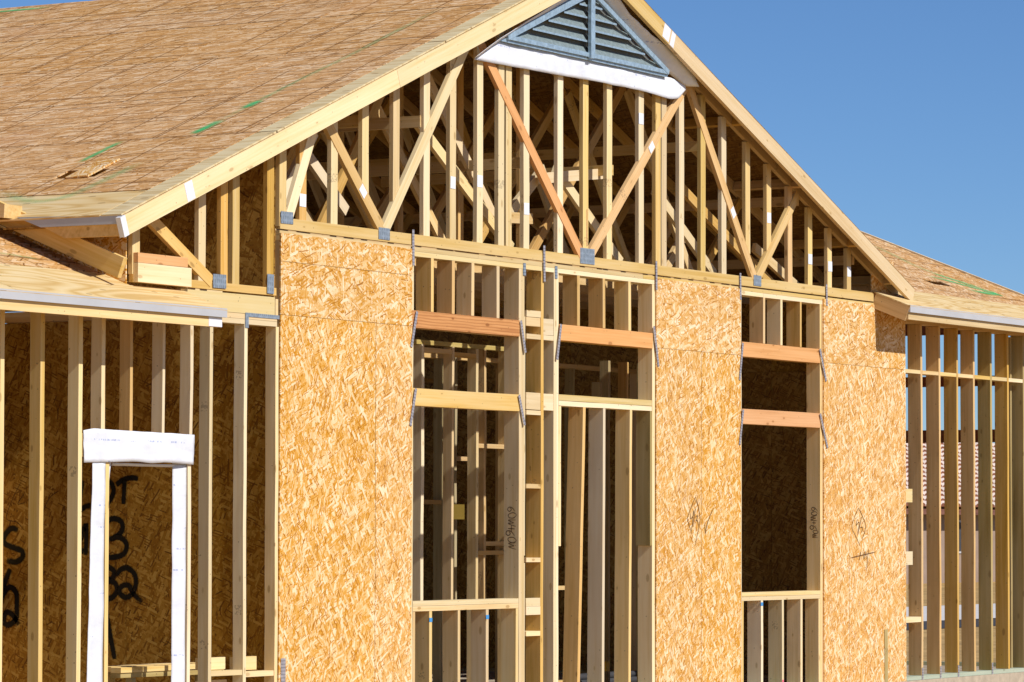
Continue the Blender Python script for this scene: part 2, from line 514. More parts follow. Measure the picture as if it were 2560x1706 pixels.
def stud(parent, x0, x1, z0, z1, y0=0.0, y1=0.14, mat=None, name='stud', lean=0.0, wob=0.002, bow=None):
    mat = mat or random.choice(['pine', 'pine', 'pale', 'tan'])
    xm, ym = (x0 + x1) / 2, (y0 + y1) / 2
    if bow is None:
        bow = random.uniform(-0.003, 0.003)
    return board(parent, name, (xm + lean, ym, z0), (xm, ym, z1), x1 - x0, y1 - y0, (1, 0, 0), mat, wob, bow)


def plate(parent, x0, x1, z0, z1, y0=0.0, y1=0.14, mat=None, name='plate', wob=0.001):
    mat = mat or random.choice(['pine', 'pine', 'pale'])
    zm, ym = (z0 + z1) / 2, (y0 + y1) / 2
    return board(parent, name, (x0, ym, zm), (x1, ym, zm), z1 - z0, y1 - y0, (0, 0, 1), mat, wob)


def ybeam(parent, x0, x1, y0, y1, z0, z1, mat='pine', name='plate', wob=0.0015):
    xm, zm = (x0 + x1) / 2, (z0 + z1) / 2
    return board(parent, name, (xm, y0, zm), (xm, y1, zm), z1 - z0, x1 - x0, (0, 0, 1), mat, wob)


def boxes_mesh(bl):
    vs, fs = [], []
    for (x0, x1, y0, y1, z0, z1) in bl:
        b = len(vs)
        vs += [(x0, y0, z0), (x1, y0, z0), (x1, y1, z0), (x0, y1, z0), (x0, y0, z1), (x1, y0, z1), (x1, y1, z1), (x0, y1, z1)]
        fs += [tuple(b + i for i in f) for f in ((0, 3, 2, 1), (4, 5, 6, 7), (0, 1, 5, 4), (1, 2, 6, 5), (2, 3, 7, 6), (3, 0, 4, 7))]
    me = bpy.data.meshes.new('boxes')
    me.from_pydata(vs, [], fs)
    return me


def panel(parent, name, origin, X, Y, lx, ly, th, mat, hole=None):
    """sheet lying on the frame X, Y from origin, th thick along X x Y; hole is (u0, u1, v0, v1)"""
    if hole:
        u0, u1, v0, v1 = hole
        bl = [(0, u0, 0, ly, 0, th), (u1, lx, 0, ly, 0, th), (u0, u1, 0, v0, 0, th), (u0, u1, v1, ly, 0, th)]
    else:
        bl = [(0, lx, 0, ly, 0, th)]
    return link(name, boxes_mesh(bl), mat, parent, frame_from(V(origin), V(X), V(Y)))


def wall_sheet(parent, x0, x1, z0, z1, mat=None, upright=True, y=0.0, th=0.012, name='osb_panel'):
    """sheathing on a wall that faces -y; strands run upright or level"""
    mat = mat or ('osb' if upright else 'osb_up')
    if upright:
        return panel(parent, name, (x1, y, z0), (0, 0, 1), (-1, 0, 0), z1 - z0, x1 - x0, th, mat)
    return panel(parent, name, (x0, y, z0), (1, 0, 0), (0, 0, 1), x1 - x0, z1 - z0, th, mat)


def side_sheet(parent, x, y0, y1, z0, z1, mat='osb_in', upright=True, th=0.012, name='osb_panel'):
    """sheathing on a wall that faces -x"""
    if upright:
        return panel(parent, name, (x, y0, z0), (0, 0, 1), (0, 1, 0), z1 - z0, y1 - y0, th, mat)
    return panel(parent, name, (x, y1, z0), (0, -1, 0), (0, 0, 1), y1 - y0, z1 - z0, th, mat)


def smooth_path(pts, n=6):
    """Catmull-Rom through the points"""
    if len(pts) < 3:
        return pts
    P = [pts[0] * 2 - pts[1]] + pts + [pts[-1] * 2 - pts[-2]]
    out = []
    for i in range(1, len(P) - 2):
        for k in range(n):
            t = k / n
            a, b, c, d = P[i - 1], P[i], P[i + 1], P[i + 2]
            out.append(0.5 * ((2 * b) + (c - a) * t + (2 * a - 5 * b + 4 * c - d) * t * t + (3 * b - a - 3 * c + d) * t ** 3))
    out.append(pts[-1])
    return out


def ribbons(parent, name, strokes, width, normal, mat, lift=0.002, smooth=True, fade=0.45):
    """paint strokes lying on a surface with the given normal, each stroke a film of its own"""
    N = V(normal).normalized()
    for si, st in enumerate(strokes):
        vs, fs, uvs = [], [], []
        pts = [V(p) for p in st]
        if smooth:
            pts = smooth_path(pts)
        n = len(pts)
        for i, p in enumerate(pts):
            d = (pts[min(i + 1, n - 1)] - pts[max(i - 1, 0)])
            sd_ = d.cross(N)
            sd_ = sd_.normalized() * width / 2 if sd_.length > 1e-9 else V((0, 0, 0))
            off = N * (lift + si * 0.0006)
            vs += [p - sd_ + off, p + sd_ + off]
            f = min(1.0, fade + 5.0 * min(i, n - 1 - i) / max(1, n - 1)) if smooth and n > 4 else 1.0
            uvs += [(f, 0.0), (f, 1.0)]
        for i in range(n - 1):
            fs.append((2 * i, 2 * i + 1, 2 * i + 3, 2 * i + 2))
        me = bpy.data.meshes.new(name)
        me.from_pydata([tuple(v) for v in vs], [], fs)
        ul = me.uv_layers.new(name='UVMap')
        for lp in me.loops:
            ul.data[lp.index].uv = uvs[lp.vertex_index]
        link(name, me, mat, parent)


def grid_sheet(parent, name, top, bot, mat, nu=40, nv=5, amp=0.006, freq=5.0, seed=0.0):
    """a limp sheet hung between two polylines (lists of points)"""
    def at(pl, f):
        pl = [V(p) for p in pl]
        Ls = [0.0]
        for i in range(1, len(pl)):
            Ls.append(Ls[-1] + (pl[i] - pl[i - 1]).length)
        d = f * Ls[-1]
        for i in range(1, len(pl)):
            if d <= Ls[i] + 1e-9:
                g = (d - Ls[i - 1]) / max(1e-9, Ls[i] - Ls[i - 1])
                return pl[i - 1].lerp(pl[i], g)
        return pl[-1]
    vs, fs = [], []
    for j in range(nv + 1):
        for i in range(nu + 1):
            a, b = at(top, i / nu), at(bot, i / nu)
            p = a.lerp(b, j / nv)
            q = noise.noise(V((p.x * freq + seed, p.z * freq * 1.6, p.y * freq)))
            q2 = noise.noise(V((p.x * freq * 3 + seed, p.z * freq * 3, p.y * freq * 3 + 5)))
            p = p + V((0.25, -1, 0.25)) * amp * (q + 0.5 * q2)
            vs.append(tuple(p))
    for j in range(nv):
        for i in range(nu):
            a = j * (nu + 1) + i
            fs.append((a, a + nu + 1, a + nu + 2, a + 1))
    me = bpy.data.meshes.new(name)
    me.from_pydata(vs, [], fs)
    for p in me.polygons:
        p.use_smooth = True
    o = link(name, me, mat, parent)
    md = o.modifiers.new('thick', 'SOLIDIFY')
    md.thickness = 0.002
    md.offset = 0
    return o


def tag(o, label=None, cat=None, group=None, kind=None):
    for k, v in (('label', label), ('category', cat), ('group', group), ('kind', kind)):
        if v:
            o[k] = v
    return o


# ------------------------------------------------------------------ ground and what lies beyond
def sheet(name, x0, x1, y0, y1, z, mat, nx=1, ny=1):
    bm = bmesh.new()
    bmesh.ops.create_grid(bm, x_segments=nx, y_segments=ny, size=0.5)
    for v in bm.verts:
        v.co = V((x0 + (v.co.x + 0.5) * (x1 - x0), y0 + (v.co.y + 0.5) * (y1 - y0), z))
    me = bpy.data.meshes.new(name)
    bm.to_mesh(me)
    bm.free()
    return link(name, me, mat)


GZ = -0.22
tag(sheet('ground', -900, 1500, -900, 1500, GZ, 'dirt'), kind='structure')
tag(sheet('pavement', 20, 220, 14.0, 20.0, GZ + 0.012, 'pave'), kind='structure')
tag(sheet('road', 20, 220, 11.6, 13.9, GZ + 0.008, 'asphalt'), kind='structure')

# ------------------------------------------------------------------ the house
house = empty('house')
tag(house, 'unfinished timber-framed house with strand board walls and open roof trusses', 'house')

slab = link('slab', boxes_mesh([(-9.0, 15.5, -0.015, 12.0, GZ - 0.3, 0.0)]), 'concrete', house)

M_SL = 0.392                  # roof slope
XP = 4.595                    # ridge


def zl(x):                    # underside of the sheathing on the big roof
    return 4.468 + M_SL * (x if x <= XP else 2 * XP - x)


# ---- main front wall ------------------------------------------------
fwall = plate(house, 0.0, 10.97, 0.0, 0.038, mat='treated', name='main_front_wall')
fwall.matrix_basis = Matrix.Identity(4)
me = fwall.data
for v in me.vertices:         # the sole plate keeps world coordinates so that its pieces can hang from it
    v.co = V((v.co.x, v.co.z * -1 + 0.07, v.co.y + 0.019))
FW = fwall
plate(FW, 0.0, 5.6, 3.636, 3.669, name='top_plate')
plate(FW, 5.602, 10.97, 3.636, 3.669, name='top_plate')
plate(FW, 0.0, 3.9, 3.597, 3.634, name='top_plate')
plate(FW, 3.903, 7.9, 3.597, 3.634, name='top_plate')
plate(FW, 7.903, 10.97, 3.597, 3.634, name='top_plate')
ZT = 3.596
# studs behind the sheathing, also seen at the openings
for x in (0.002, 0.40, 0.81, 1.22, 1.60):
    stud(FW, x, x + 0.038, 0.04, ZT)
stud(FW, 1.826, 1.866, 0.04, ZT, mat='pale')
stud(FW, 1.868, 1.905, 0.04, 0.832, mat='tan')
for x in (6.2, 6.64, 7.05):
    stud(FW, x, x + 0.038, 0.04, ZT)
stud(FW, 7.424, 7.461, 0.04, ZT, mat='pale')
for x in (9.12, 9.5, 9.9, 10.3, 10.65, 10.93):
    stud(FW, x, x + 0.038, 0.04, ZT)
stud(FW, 9.078, 9.116, 0.04, ZT, mat='pine')
# opening with the low window
for x0, x1 in ((2.122, 2.161), (2.437, 2.480), (2.737, 2.778), (3.127, 3.172)):
    stud(FW, x0, x1, 3.175, ZT, name='cripple_stud')
stud(FW, 3.487, 3.532, 0.04, ZT, mat='pale', wob=0.003)
stud(FW, 3.535, 3.578, 0.04, ZT, y0=0.002, mat='pine')
stud(FW, 3.580, 3.609, 1.26, 3.21, y0=0.012, mat='pale')
stud(FW, 3.580, 3.609, 0.04, 1.20, y0=0.012, mat='pine')
stud(FW, 3.843, 3.886, 0.04, ZT, mat='tan', wob=0.004)
stud(FW, 4.055, 4.099, 0.04, ZT, mat='pale')
stud(FW, 4.101, 4.138, 0.04, ZT, mat='pale', y0=0.002)
stud(FW, 4.140, 4.180, 1.336, 2.494, mat='pale', y0=0.001)
# wide header boards
plate(FW, 1.836, 3.486, 3.040, 3.172, y0=-0.006, y1=0.034, mat='fir', name='header')
plate(FW, 1.836, 3.486, 2.432, 2.567, y0=-0.006, y1=0.034, mat='pine', name='header')
plate(FW, 4.141, 5.766, 3.040, 3.172, y0=-0.006, y1=0.034, mat='fir3', name='header')
plate(FW, 7.463, 9.076, 3.040, 3.172, y0=-0.006, y1=0.034, mat='fir3', name='header')
plate(FW, 7.463, 9.076, 2.432, 2.567, y0=-0.006, y1=0.034, mat='fir3', name='header')
for x0, x1, z in ((1.868, 3.486, 3.04), (4.141, 5.766, 3.04), (7.463, 9.076, 3.04), (1.868, 3.486, 2.432), (7.463, 9.076, 2.432)):
    plate(FW, x0, x1, z + 0.002, z + 0.13, y0=0.1, y1=0.138, mat='tan', name='header')
# window sills
plate(FW, 1.868, 3.486, 0.876, 0.913, name='sill', mat='pale')
plate(FW, 1.868, 3.486, 0.834, 0.874, name='sill', mat='pine')
plate(FW, 7.463, 9.076, 0.872, 0.908, name='sill', mat='pale')
plate(FW, 7.463, 9.076, 0.834, 0.870, name='sill', mat='pine')
for x0, x1 in ((2.111, 2.152), (2.540, 2.578), (2.972, 3.014)):
    stud(FW, x0, x1, 0.04, 0.833, name='cripple_stud')
stud(FW, 3.445, 3.486, 0.04, 0.833, mat='pale', name='cripple_stud')
for x0, x1 in ((7.843, 7.884), (8.268, 8.306), (8.655, 8.697), (9.040, 9.076)):
    stud(FW, x0, x1, 0.04, 0.833, name='cripple_stud')
stud(FW, 7.463, 7.496, 0.04, 0.833, name='cripple_stud')
# ladder of blocks between the two openings
for z0, z1, y0 in ((3.212, 3.264, 0), (3.137, 3.210, 0.004), (3.031, 3.071, 0), (2.453, 2.592, 0.003), (2.410, 2.446, 0), (1.808, 1.844, 0),
                   (1.206, 1.242, 0), (0.846, 0.913, 0.002), (0.776, 0.844, 0), (0.603, 0.642, 0)):
    plate(FW, 3.611, 3.842, z0, z1, y0=y0, y1=0.05 if z1 - z0 > 0.045 else 0.138, name='block')
for z0, z1, y0 in ((3.073, 3.208, 0.003), (3.031, 3.070, 0), (2.453, 2.589, 0.003)):
    plate(FW, 3.888, 4.054, z0, z1, y0=y0, y1=0.05, name='block')
# opening with the tall infill studs
for x0, x1 in ((4.447, 4.491), (4.889, 4.931), (5.338, 5.384)):
    stud(FW, x0, x1, 3.175, ZT, name='cripple_stud')
plate(FW, 4.141, 5.760, 2.541, 2.590, name='plate', mat='pale')
plate(FW, 4.141, 5.760, 2.498, 2.538, name='plate', mat='pale')
stud(FW, 4.549, 4.593, 0.04, 2.497, lean=-0.10, mat='tan')
stud(FW, 4.897, 4.938, 0.04, 2.497, lean=-0.022, mat='pale')
stud(FW, 5.364, 5.405, 0.04, 2.497, lean=-0.026, mat='pine')
stud(FW, 5.730, 5.764, 1.336, 2.497, mat='old')
stud(FW, 5.766, 5.818, 0.04, ZT, mat='pale')
# right window cripples
for x0, x1 in ((7.895, 7.935), (8.252, 8.292), (8.652, 8.687)):
    stud(FW, x0, x1, 3.175, ZT, name='cripple_stud')
# strand board sheathing, strands upright below, level above
for x0, x1 in ((0.0, 1.302), (1.307, 1.828), (5.821, 6.660), (6.665, 7.426), (9.134, 9.677), (9.682, 10.97)):
    wall_sheet(FW, x0, x1, 0.0, 3.046)
wall_sheet(FW, 0.0, 1.828, 3.049, 3.441, upright=False)
wall_sheet(FW, 0.0, 1.828, 3.444, 3.650, upright=False)
wall_sheet(FW, 5.821, 7.426, 3.049, 3.650, upright=False)
wall_sheet(FW, 9.134, 10.262, 3.049, 3.650, upright=False)
wall_sheet(FW, 10.264, 10.97, 3.049, 3.600, upright=False)


def strap(parent, a, b, wd=0.03, y=-0.016, name='strap', mat='strap'):
    d = V((b[0] - a[0], 0, b[1] - a[1]))
    return board(parent, name, (a[0], y, a[1]), (b[0], y, b[1]), wd, 0.002, d.cross(V((0, 1, 0))), mat, 0.0006)


for x, z0, z1 in ((1.840, 3.52, 3.80), (3.879, 3.51, 3.81), (5.822, 3.55, 3.80), (7.420, 3.55, 3.79), (9.203, 3.587, 3.79)):
    strap(FW, (x, z0), (x - 0.006, z1), y=-0.014)
for a, b in (((1.89, 3.166), (1.809, 2.884)), ((3.489, 3.171), (3.562, 2.912)), ((4.149, 3.173), (4.082, 2.874)), ((5.767, 3.232), (5.85, 2.886)),
             ((7.456, 3.161), (7.393, 2.823)), ((9.045, 3.172), (9.176, 2.872)), ((7.463, 2.558), (7.391, 2.239)), ((9.048, 2.564), (9.203, 2.244)),
             ((1.878, 2.565), (1.798, 2.272)), ((3.461, 2.563), (3.552, 2.32))):
    strap(FW, a, b, y=-0.018)
strap(FW, (10.50, -0.02), (10.495, 0.515), 0.07, y=-0.016, mat='old')
strap(FW, (0.052, -0.02), (0.05, 0.523), 0.06, y=-0.016)
strap(FW, (3.57, 3.543), (3.569, 3.645), 0.04, y=-0.004, mat='plate')
strap(FW, (4.09, 3.548), (4.088, 3.652), 0.04, y=-0.004, mat='plate')
# crayon marks on cripples and hand-drawn marks on the sheathing
for x, z in ((2.131, 0.765), (2.993, 0.772), (7.86, 0.80)):
    plate(FW, x - 0.022, x + 0.022, z - 0.016, z + 0.016, y0=-0.003, y1=0.0, mat='blue_ink', name='crayon_mark', wob=0.0)
plate(FW, 8.275, 8.30, 0.05, 0.10, y0=-0.003, y1=0.0, mat='pink_ink', name='crayon_mark', wob=0.0)
YF = -0.012


def fpts(*p):
    return [(x, YF, z) for x, z in p]


ribbons(FW, 'pencil_mark', [fpts((6.541, 1.761), (6.46, 1.67), (6.392, 1.575), (6.40, 1.55), (6.473, 1.436)),
                            fpts((6.541, 1.761), (6.60, 1.66), (6.628, 1.571), (6.60, 1.48), (6.53, 1.33)),
                            fpts((6.452, 1.62), (6.45, 1.57), (6.50, 1.60), (6.505, 1.64), (6.48, 1.52), (6.455, 1.44)),
                            fpts((6.54, 1.66), (6.49, 1.50)),
                            fpts((6.545, 1.585), (6.575, 1.60), (6.572, 1.575), (6.55, 1.555), (6.58, 1.55), (6.60, 1.50)),
                            fpts((6.885, 1.67), (6.80, 1.58), (6.75, 1.50), (6.728, 1.444), (6.711, 1.54))], 0.0115, (0, -1, 0), 'pencil')
ribbons(FW, 'pencil_mark', [fpts((9.881, 1.686), (9.80, 1.60), (9.74, 1.50), (9.84, 1.40), (9.919, 1.325)),
                            fpts((9.881, 1.686), (9.98, 1.60), (10.04, 1.498), (9.95, 1.37)),
                            fpts((9.86, 1.58), (9.83, 1.52), (9.90, 1.55), (9.86, 1.44)), fpts((9.95, 1.60), (9.87, 1.43)), fpts((9.92, 1.5), (9.97, 1.5), (9.95, 1.45)),
                            fpts((9.70, 1.21), (9.95, 1.235), (10.262, 1.265)), fpts((9.93, 1.27), (9.90, 1.19)), fpts((9.98, 1.27), (10.0, 1.20), (10.03, 1.27), (10.06, 1.20)),
                            fpts((10.10, 1.29), (10.06, 1.12))], 0.0115, (0, -1, 0), 'pencil')

# handwriting up the window jambs: reads 60W + 60W, turned on its side
GLYPH = {'6': [[(0.8, 1), (0.25, 0.6), (0.15, 0.2), (0.5, 0), (0.8, 0.25), (0.5, 0.5), (0.2, 0.3)]],
         '0': [[(0.5, 1), (0.15, 0.6), (0.3, 0.05), (0.7, 0.1), (0.85, 0.6), (0.5, 1)]],
         'W': [[(0, 1), (0.25, 0), (0.5, 0.7), (0.75, 0), (1.0, 1)]],
         '+': [[(0.5, 0.85), (0.5, 0.15)], [(0.1, 0.5), (0.9, 0.5)]], ' ': []}


def jamb_text(parent, x, yb, zt, txt, h, adv, seed):
    """text running downwards on a face looking to -x; letter tops point to the front"""
    rj = random.Random(seed)
    z = zt
    st = []
    for ch in txt:
        k = rj.uniform(0.8, 1.15)
        dy = rj.uniform(-0.012, 0.012)
        sl_ = rj.uniform(-0.15, 0.2)
        for g in GLYPH[ch]:
            st.append([(x, yb + dy - (v - 0.5) * h * k, z - (u + sl_ * v) * h * 0.75 * k) for u, v in g])
        z -= adv * rj.uniform(0.85, 1.15)
    ribbons(parent, 'ink_stroke', st, 0.0105, (-1, 0, 0), 'marker', lift=0.0035)


jamb_text(FW, 3.487, 0.066, 1.660, '60W+60W', 0.080, 0.047, 3)
jamb_text(FW, 9.078, 0.056, 1.695, '60W+60W', 0.066, 0.045, 11)

# ---- gable truss ----------------------------------------------------
def truss_root(name, x0, x1, z0, z1, y0, mat='pine'):
    me = boxes_mesh([(x0, x1, y0, y0 + 0.038, z0, z1)])
    return link(name, me, mat, house)


GT = truss_root('gable_truss', 0.0, 10.258, 3.682, 3.766, -0.004)


def web(parent, p, q, wd=0.089, y0=0.0, th=0.036, mat=None, name='web'):
    mat = mat or random.choice(['pine', 'pale', 'pine', 'tan'])
    a, b = V((p[0], y0 + th / 2, p[1])), V((q[0], y0 + th / 2, q[1]))
    return board(parent, name, a, b, wd, th, (b - a).cross(V((0, 1, 0))), mat, 0.0015, random.uniform(-0.002, 0.002))


def vert(x, z0=3.766, z1=None, mat=None, wd=0.092, y0=0.001):
    z1 = z1 if z1 else zl(x) - 0.10
    return web(GT, (x, z0), (x, z1), wd, y0, 0.036, mat, 'vertical')


vert(0.040, 3.70, mat='pine')
vert(0.308, mat='tan')
vert(0.733, mat='pale')
vert(1.168, 3.99, mat='pale')
vert(1.607, 3.96, mat='pine')
for x, m in ((2.054, 'pale'), (2.450, 'pine'), (2.865, 'pale'), (3.202, 'pale'), (3.321, 'pale'), (3.607, 'pale'), (4.162, 'pale'), (4.592, 'pine'),
             (5.002, 'pine'), (5.571, 'pale'), (5.877, 'pine'), (5.984, 'pine'), (6.309, 'pale'), (6.718, 'pine'), (7.120, 'pale'),
             (8.453, 'tan'), (8.876, 'pine'), (9.295, 'pine'), (9.716, 'pine')):
    vert(x, mat=m)
vert(7.592, 3.98, mat='pine')
vert(8.017, 3.99, mat='pine')
for p, q, m in (((0.115, 3.77), (0.545, 4.66), 'pale'), ((1.405, 3.77), (0.55, 4.60), 'tan'), ((1.445, 3.77), (2.72, 5.42), 'pale'),
                ((4.52, 3.77), (2.84, 5.40), 'fir3'), ((4.66, 3.77), (6.40, 5.40), 'amber'), ((7.715, 3.77), (6.38, 5.50), 'tan'), ((7.785, 3.77), (8.62, 4.60), 'pine')):
    web(GT, p, q, 0.095, -0.006, 0.036, m)
# the top chords, left one down to its heel over the wing
for s in (0, 1):
    a = (-2.05, zl(-2.05) - 0.05) if not s else (11.2, zl(11.2) - 0.05)
    b = (XP, zl(XP) - 0.05)
    web(GT, a, b, 0.089, -0.001, 0.037, 'tan', 'top_chord')
# lower heel section on the left
plate(GT, -1.82, -0.04, 3.184, 3.240, y0=0.0, y1=0.036, mat='tan', name='bottom_chord')
for x, m, y in ((-1.785, 'pine', 0.001), (-0.988, 'pale', 0.001), (-0.712, 'tan', 0.001), (-0.565, 'pine', 0.001), (-0.125, 'tan', -0.002)):
    vert(x, 3.24 if x < -0.2 else 3.19, mat=m, wd=0.088, y0=y)
web(GT, (-0.87, 3.24), (-1.72, 3.70), 0.09, -0.004, 0.036, 'tan')
web(GT, (-1.0, 3.26), (-0.30, 3.195), 0.05, 0.30, 0.036, 'pine')
plate(GT, -1.816, -1.172, 3.184, 3.318, y0=-0.04, y1=-0.002, mat='pale', name='block')
plate(GT, -1.816, -1.220, 3.320, 3.388, y0=-0.04, y1=-0.002, mat='fir2', name='block')


def gusset(parent, x0, x1, z0, z1, y=-0.0075):
    me = boxes_mesh([(-(x1 - x0) / 2, (x1 - x0) / 2, 0, 0.0015, -(z1 - z0) / 2, (z1 - z0) / 2)])
    m = Matrix.Rotation(random.uniform(-0.02, 0.02), 4, 'Y')
    m.translation = V(((x0 + x1) / 2, y, (z0 + z1) / 2))
    return link('gusset_plate', me, 'plate', parent, m)


for a in ((0.003, 0.166, 3.723, 3.812), (1.345, 1.505, 3.695, 3.785), (4.486, 4.731, 3.701, 3.832), (7.691, 7.844, 3.694, 3.79),
          (-0.861, -0.696, 3.199, 3.298), (-0.170, -0.083, 3.194, 3.337)):
    gusset(GT, *a, y=-0.0085)
# paper tags stapled to the lumber
for x, z in ((0.305, 3.914), (2.448, 4.216), (2.863, 4.26), (3.606, 4.093), (5.565, 5.017), (8.018, 4.334), (8.873, 4.007), (9.30, 3.964), (9.716, 3.94)):
    wdt = random.uniform(0.074, 0.088)
    m = Matrix.Rotation(random.uniform(-0.03, 0.03), 4, 'Y')
    m.translation = V((x, -0.0008, z))
    link('paper_tag', boxes_mesh([(-wdt / 2, wdt / 2, -0.001, 0, -0.048, 0.048)]), 'tag', GT, m)
for x, z, ang in ((1.122, 4.045, 0.77), (5.74, 4.785, -0.75), (7.286, 4.33, 0.91)):
    m = Matrix.Rotation(ang + math.pi / 2, 4, 'Y')
    m.translation = V((x, -0.0085, z))
    link('paper_tag', boxes_mesh([(-0.035, 0.035, -0.001, 0, -0.048, 0.048)]), 'tag', GT, m)
ribbons(GT, 'chalk_line', [[(4.612, -0.0, 4.165), (4.612, 0.0, 3.85)]], 0.02, (0, -1, 0), 'chalk', smooth=False)
board(GT, 'tie_wire', (-1.73, 0.10, 3.50), (-1.42, 0.5, 3.40), 0.004, 0.004, (0, 0, 1), 'wire', 0)

# common trusses behind, every two feet
CT = truss_root('common_truss', -0.0, 10.95, 3.682, 3.768, 0.61, 'tan')


def cweb(p, q, m='tan'):
    return web(CT, p, q, 0.089, 0.611, 0.036, m)


for s in (0, 1):
    a = (-2.05, zl(-2.05) - 0.05) if not s else (11.2, zl(11.2) - 0.05)
    web(CT, a, (XP, zl(XP) - 0.05), 0.089, 0.609, 0.037, 'tan', 'top_chord')
for p, q, m in (((1.40, 3.77), (0.45, 4.55), 'pine'), ((1.46, 3.77), (2.70, 5.40), 'tan'), ((4.45, 3.77), (2.80, 5.42), 'pine'), ((4.70, 3.77), (6.38, 5.42), 'tan'),
                ((7.70, 3.77), (6.45, 5.40), 'pine'), ((7.80, 3.77), (8.70, 4.60), 'tan'), ((4.58, 3.77), (4.58, 6.1), 'tan'), ((0.05, 3.77), (0.05, 4.35), 'pine')):
    cweb(p, q, m)


def copy_part(o, dy):
    c = o.copy()
    COL.objects.link(c)
    c.parent = house
    c.location.y += dy
    for ch in list(o.children):
        d = ch.copy()
        COL.objects.link(d)
        d.parent = c
    return c


for k in range(1, 9):
    copy_part(CT, 0.61 * k)
# lateral braces and loose framing up in the roof
ybeam(house, 5.16, 5.198, 0.07, 2.4, 4.50, 4.589, 'pine', 'roof_brace')
board(house, 'roof_brace', (4.2, 0.22, 4.40), (5.3, 0.22, 4.53), 0.089, 0.038, (0, 0, 1), 'pine')
BR = ybeam(house, 2.0, 2.04, 0.03, 5.6, 4.62, 4.71, 'pine', 'roof_brace')
for x0, y0, y1, z in ((3.7, 0.04, 5.5, 4.44), (6.9, 0.04, 5.5, 4.86), (8.7, 0.05, 5.5, 4.50), (9.9, 0.05, 5.5, 4.02), (1.2, 0.05, 5.5, 4.55)):
    ybeam(house, x0, x0 + 0.038, y0, y1, z, z + 0.089, random.choice(['pine', 'tan']), 'roof_brace')
for p, q, m in (((2.3, 0.25, 4.70), (3.75, 0.25, 3.80), 'pale'), ((2.9, 0.32, 4.42), (3.9, 0.32, 3.80), 'pale'), ((4.55, 0.28, 4.52), (5.7, 0.28, 3.79), 'pale'),
                ((6.35, 0.30, 4.48), (7.5, 0.30, 3.79), 'pale'), ((7.1, 0.42, 4.55), (8.9, 0.42, 3.79), 'tan'), ((3.65, 0.30, 3.95), (4.4, 0.30, 4.5), 'pine'),
                ((0.75, 0.30, 4.35), (1.35, 0.30, 3.92), 'pale'), ((0.35, 0.33, 3.78), (0.95, 0.33, 4.5), 'pale'), ((6.9, 0.5, 3.78), (7.3, 0.5, 4.15), 'pine'),
                ((3.6, 0.2, 4.03), (4.02, 0.2, 4.05), 'pine'), ((8.4, 0.35, 4.1), (9.3, 0.35, 3.78), 'pine')):
    a, b = V(p), V(q)
    board(house, 'roof_brace', a, b, 0.089, 0.038, (b - a).cross(V((0, 1, 0))), m)

# ---- barge boards ---------------------------------------------------
YB = -0.18
BG = 0.166


def barge(xa, xb, name='barge_board', mat='pale'):
    a = V((xa, YB + 0.019, zl(xa) - 0.002 - 0.075))
    b = V((xb, YB + 0.019, zl(xb) - 0.002 - 0.075))
    return board(house, name, a, b, 0.140, 0.038, (0, 0, 1), mat, 0.0012)


bl1 = barge(-2.19, 1.35, mat='pale')
bl2 = barge(1.352, XP, mat='pale')
br1 = barge(10.80, 5.75, mat='pine')
br2 = barge(5.748, XP + 0.01, mat='pine')
link('painted_end', boxes_mesh([(-0.004, 0.055, -0.071, 0.071, -0.020, 0.0215)]), 'white_paint', bl1)
link('painted_end', boxes_mesh([(0.80, 0.90, -0.066, 0.069, 0.0175, 0.0210)]), 'white_paint', bl1)
link('painted_end', boxes_mesh([(5.33, 5.4, -0.066, 0.069, -0.0212, -0.0175)]), 'white_paint', br1)
link('painted_end', boxes_mesh([(0.0, 0.12, -0.060, 0.069, -0.0212, -0.0175)]), 'white_paint', br2)
# lookouts between the barge and the truss
for x in (6.1, 7.3, 8.5, 9.7, 10.5, -1.6, -0.4, 0.8, 2.0):
    z = zl(x) - 0.05
    s = math.atan(M_SL) * (1 if x < XP else -1)
    board(house, 'lookout', (x, YB + 0.04, z), (x, 0.6, z), 0.085, 0.038, (-math.sin(s), 0, math.cos(s)), 'tan')

# ---- left slope of the big roof --------------------------------------
COS = 1 / math.sqrt(1 + M_SL ** 2)
RXL = V((0, -1, 0))
RYL = V((COS, 0, M_SL * COS))
TH = 0.012


def lslope(name, x0, x1, y0, y1, mat, hole=None, lift=0.0):
    o = V((x0, y1, zl(x0) + 0.002 + lift))
    return panel(LR, name, o, RXL, RYL, y1 - y0 - 0.012, (x1 - x0) / COS - 0.014, TH, mat, hole)


LR = link('left_roof_slope', boxes_mesh([(4.56, 4.63, -0.14, 10.0, zl(XP) - 0.16, zl(XP) - 0.03)]), 'tan', house)   # its ridge board
lslope('plywood_panel', -2.19, -1.63, 0.003, 1.85, 'ply', lift=0.001)
lslope('plywood_panel', -2.19, -1.63, 1.85, 4.4, 'ply')
for x0, x1 in ((-2.19, -0.29), (-0.285, 2.06), (2.065, 4.585)):
    lslope('plywood_panel', x0, x1, YB - 0.003, 0.0, 'ply_rake', lift=0.003)
rows = [-1.63, -0.27, 0.87, 2.05, 3.21, 3.78, 4.59]
offs = [1.42, 2.05, 1.30, 2.45, 1.75, 2.6]
for i in range(6):
    x0, x1 = rows[i], rows[i + 1]
    ys = [0.003]
    y = offs[i]
    while y < 9.0:
        ys.append(y)
        y += 2.59
    ys.append(10.0)
    for k in range(len(ys) - 1):
        hole = None
        if i == 0 and k == 0:
            # a small cut-out for a vent
            u = ys[1]
            hole = (u - 1.16, u - 0.78, (-1.23 + 1.63) / COS, (-1.04 + 1.63) / COS)
        lslope('osb_panel', x0, x1, ys[k], ys[k + 1], 'osb_roof', hole, lift=random.uniform(0, 0.003))


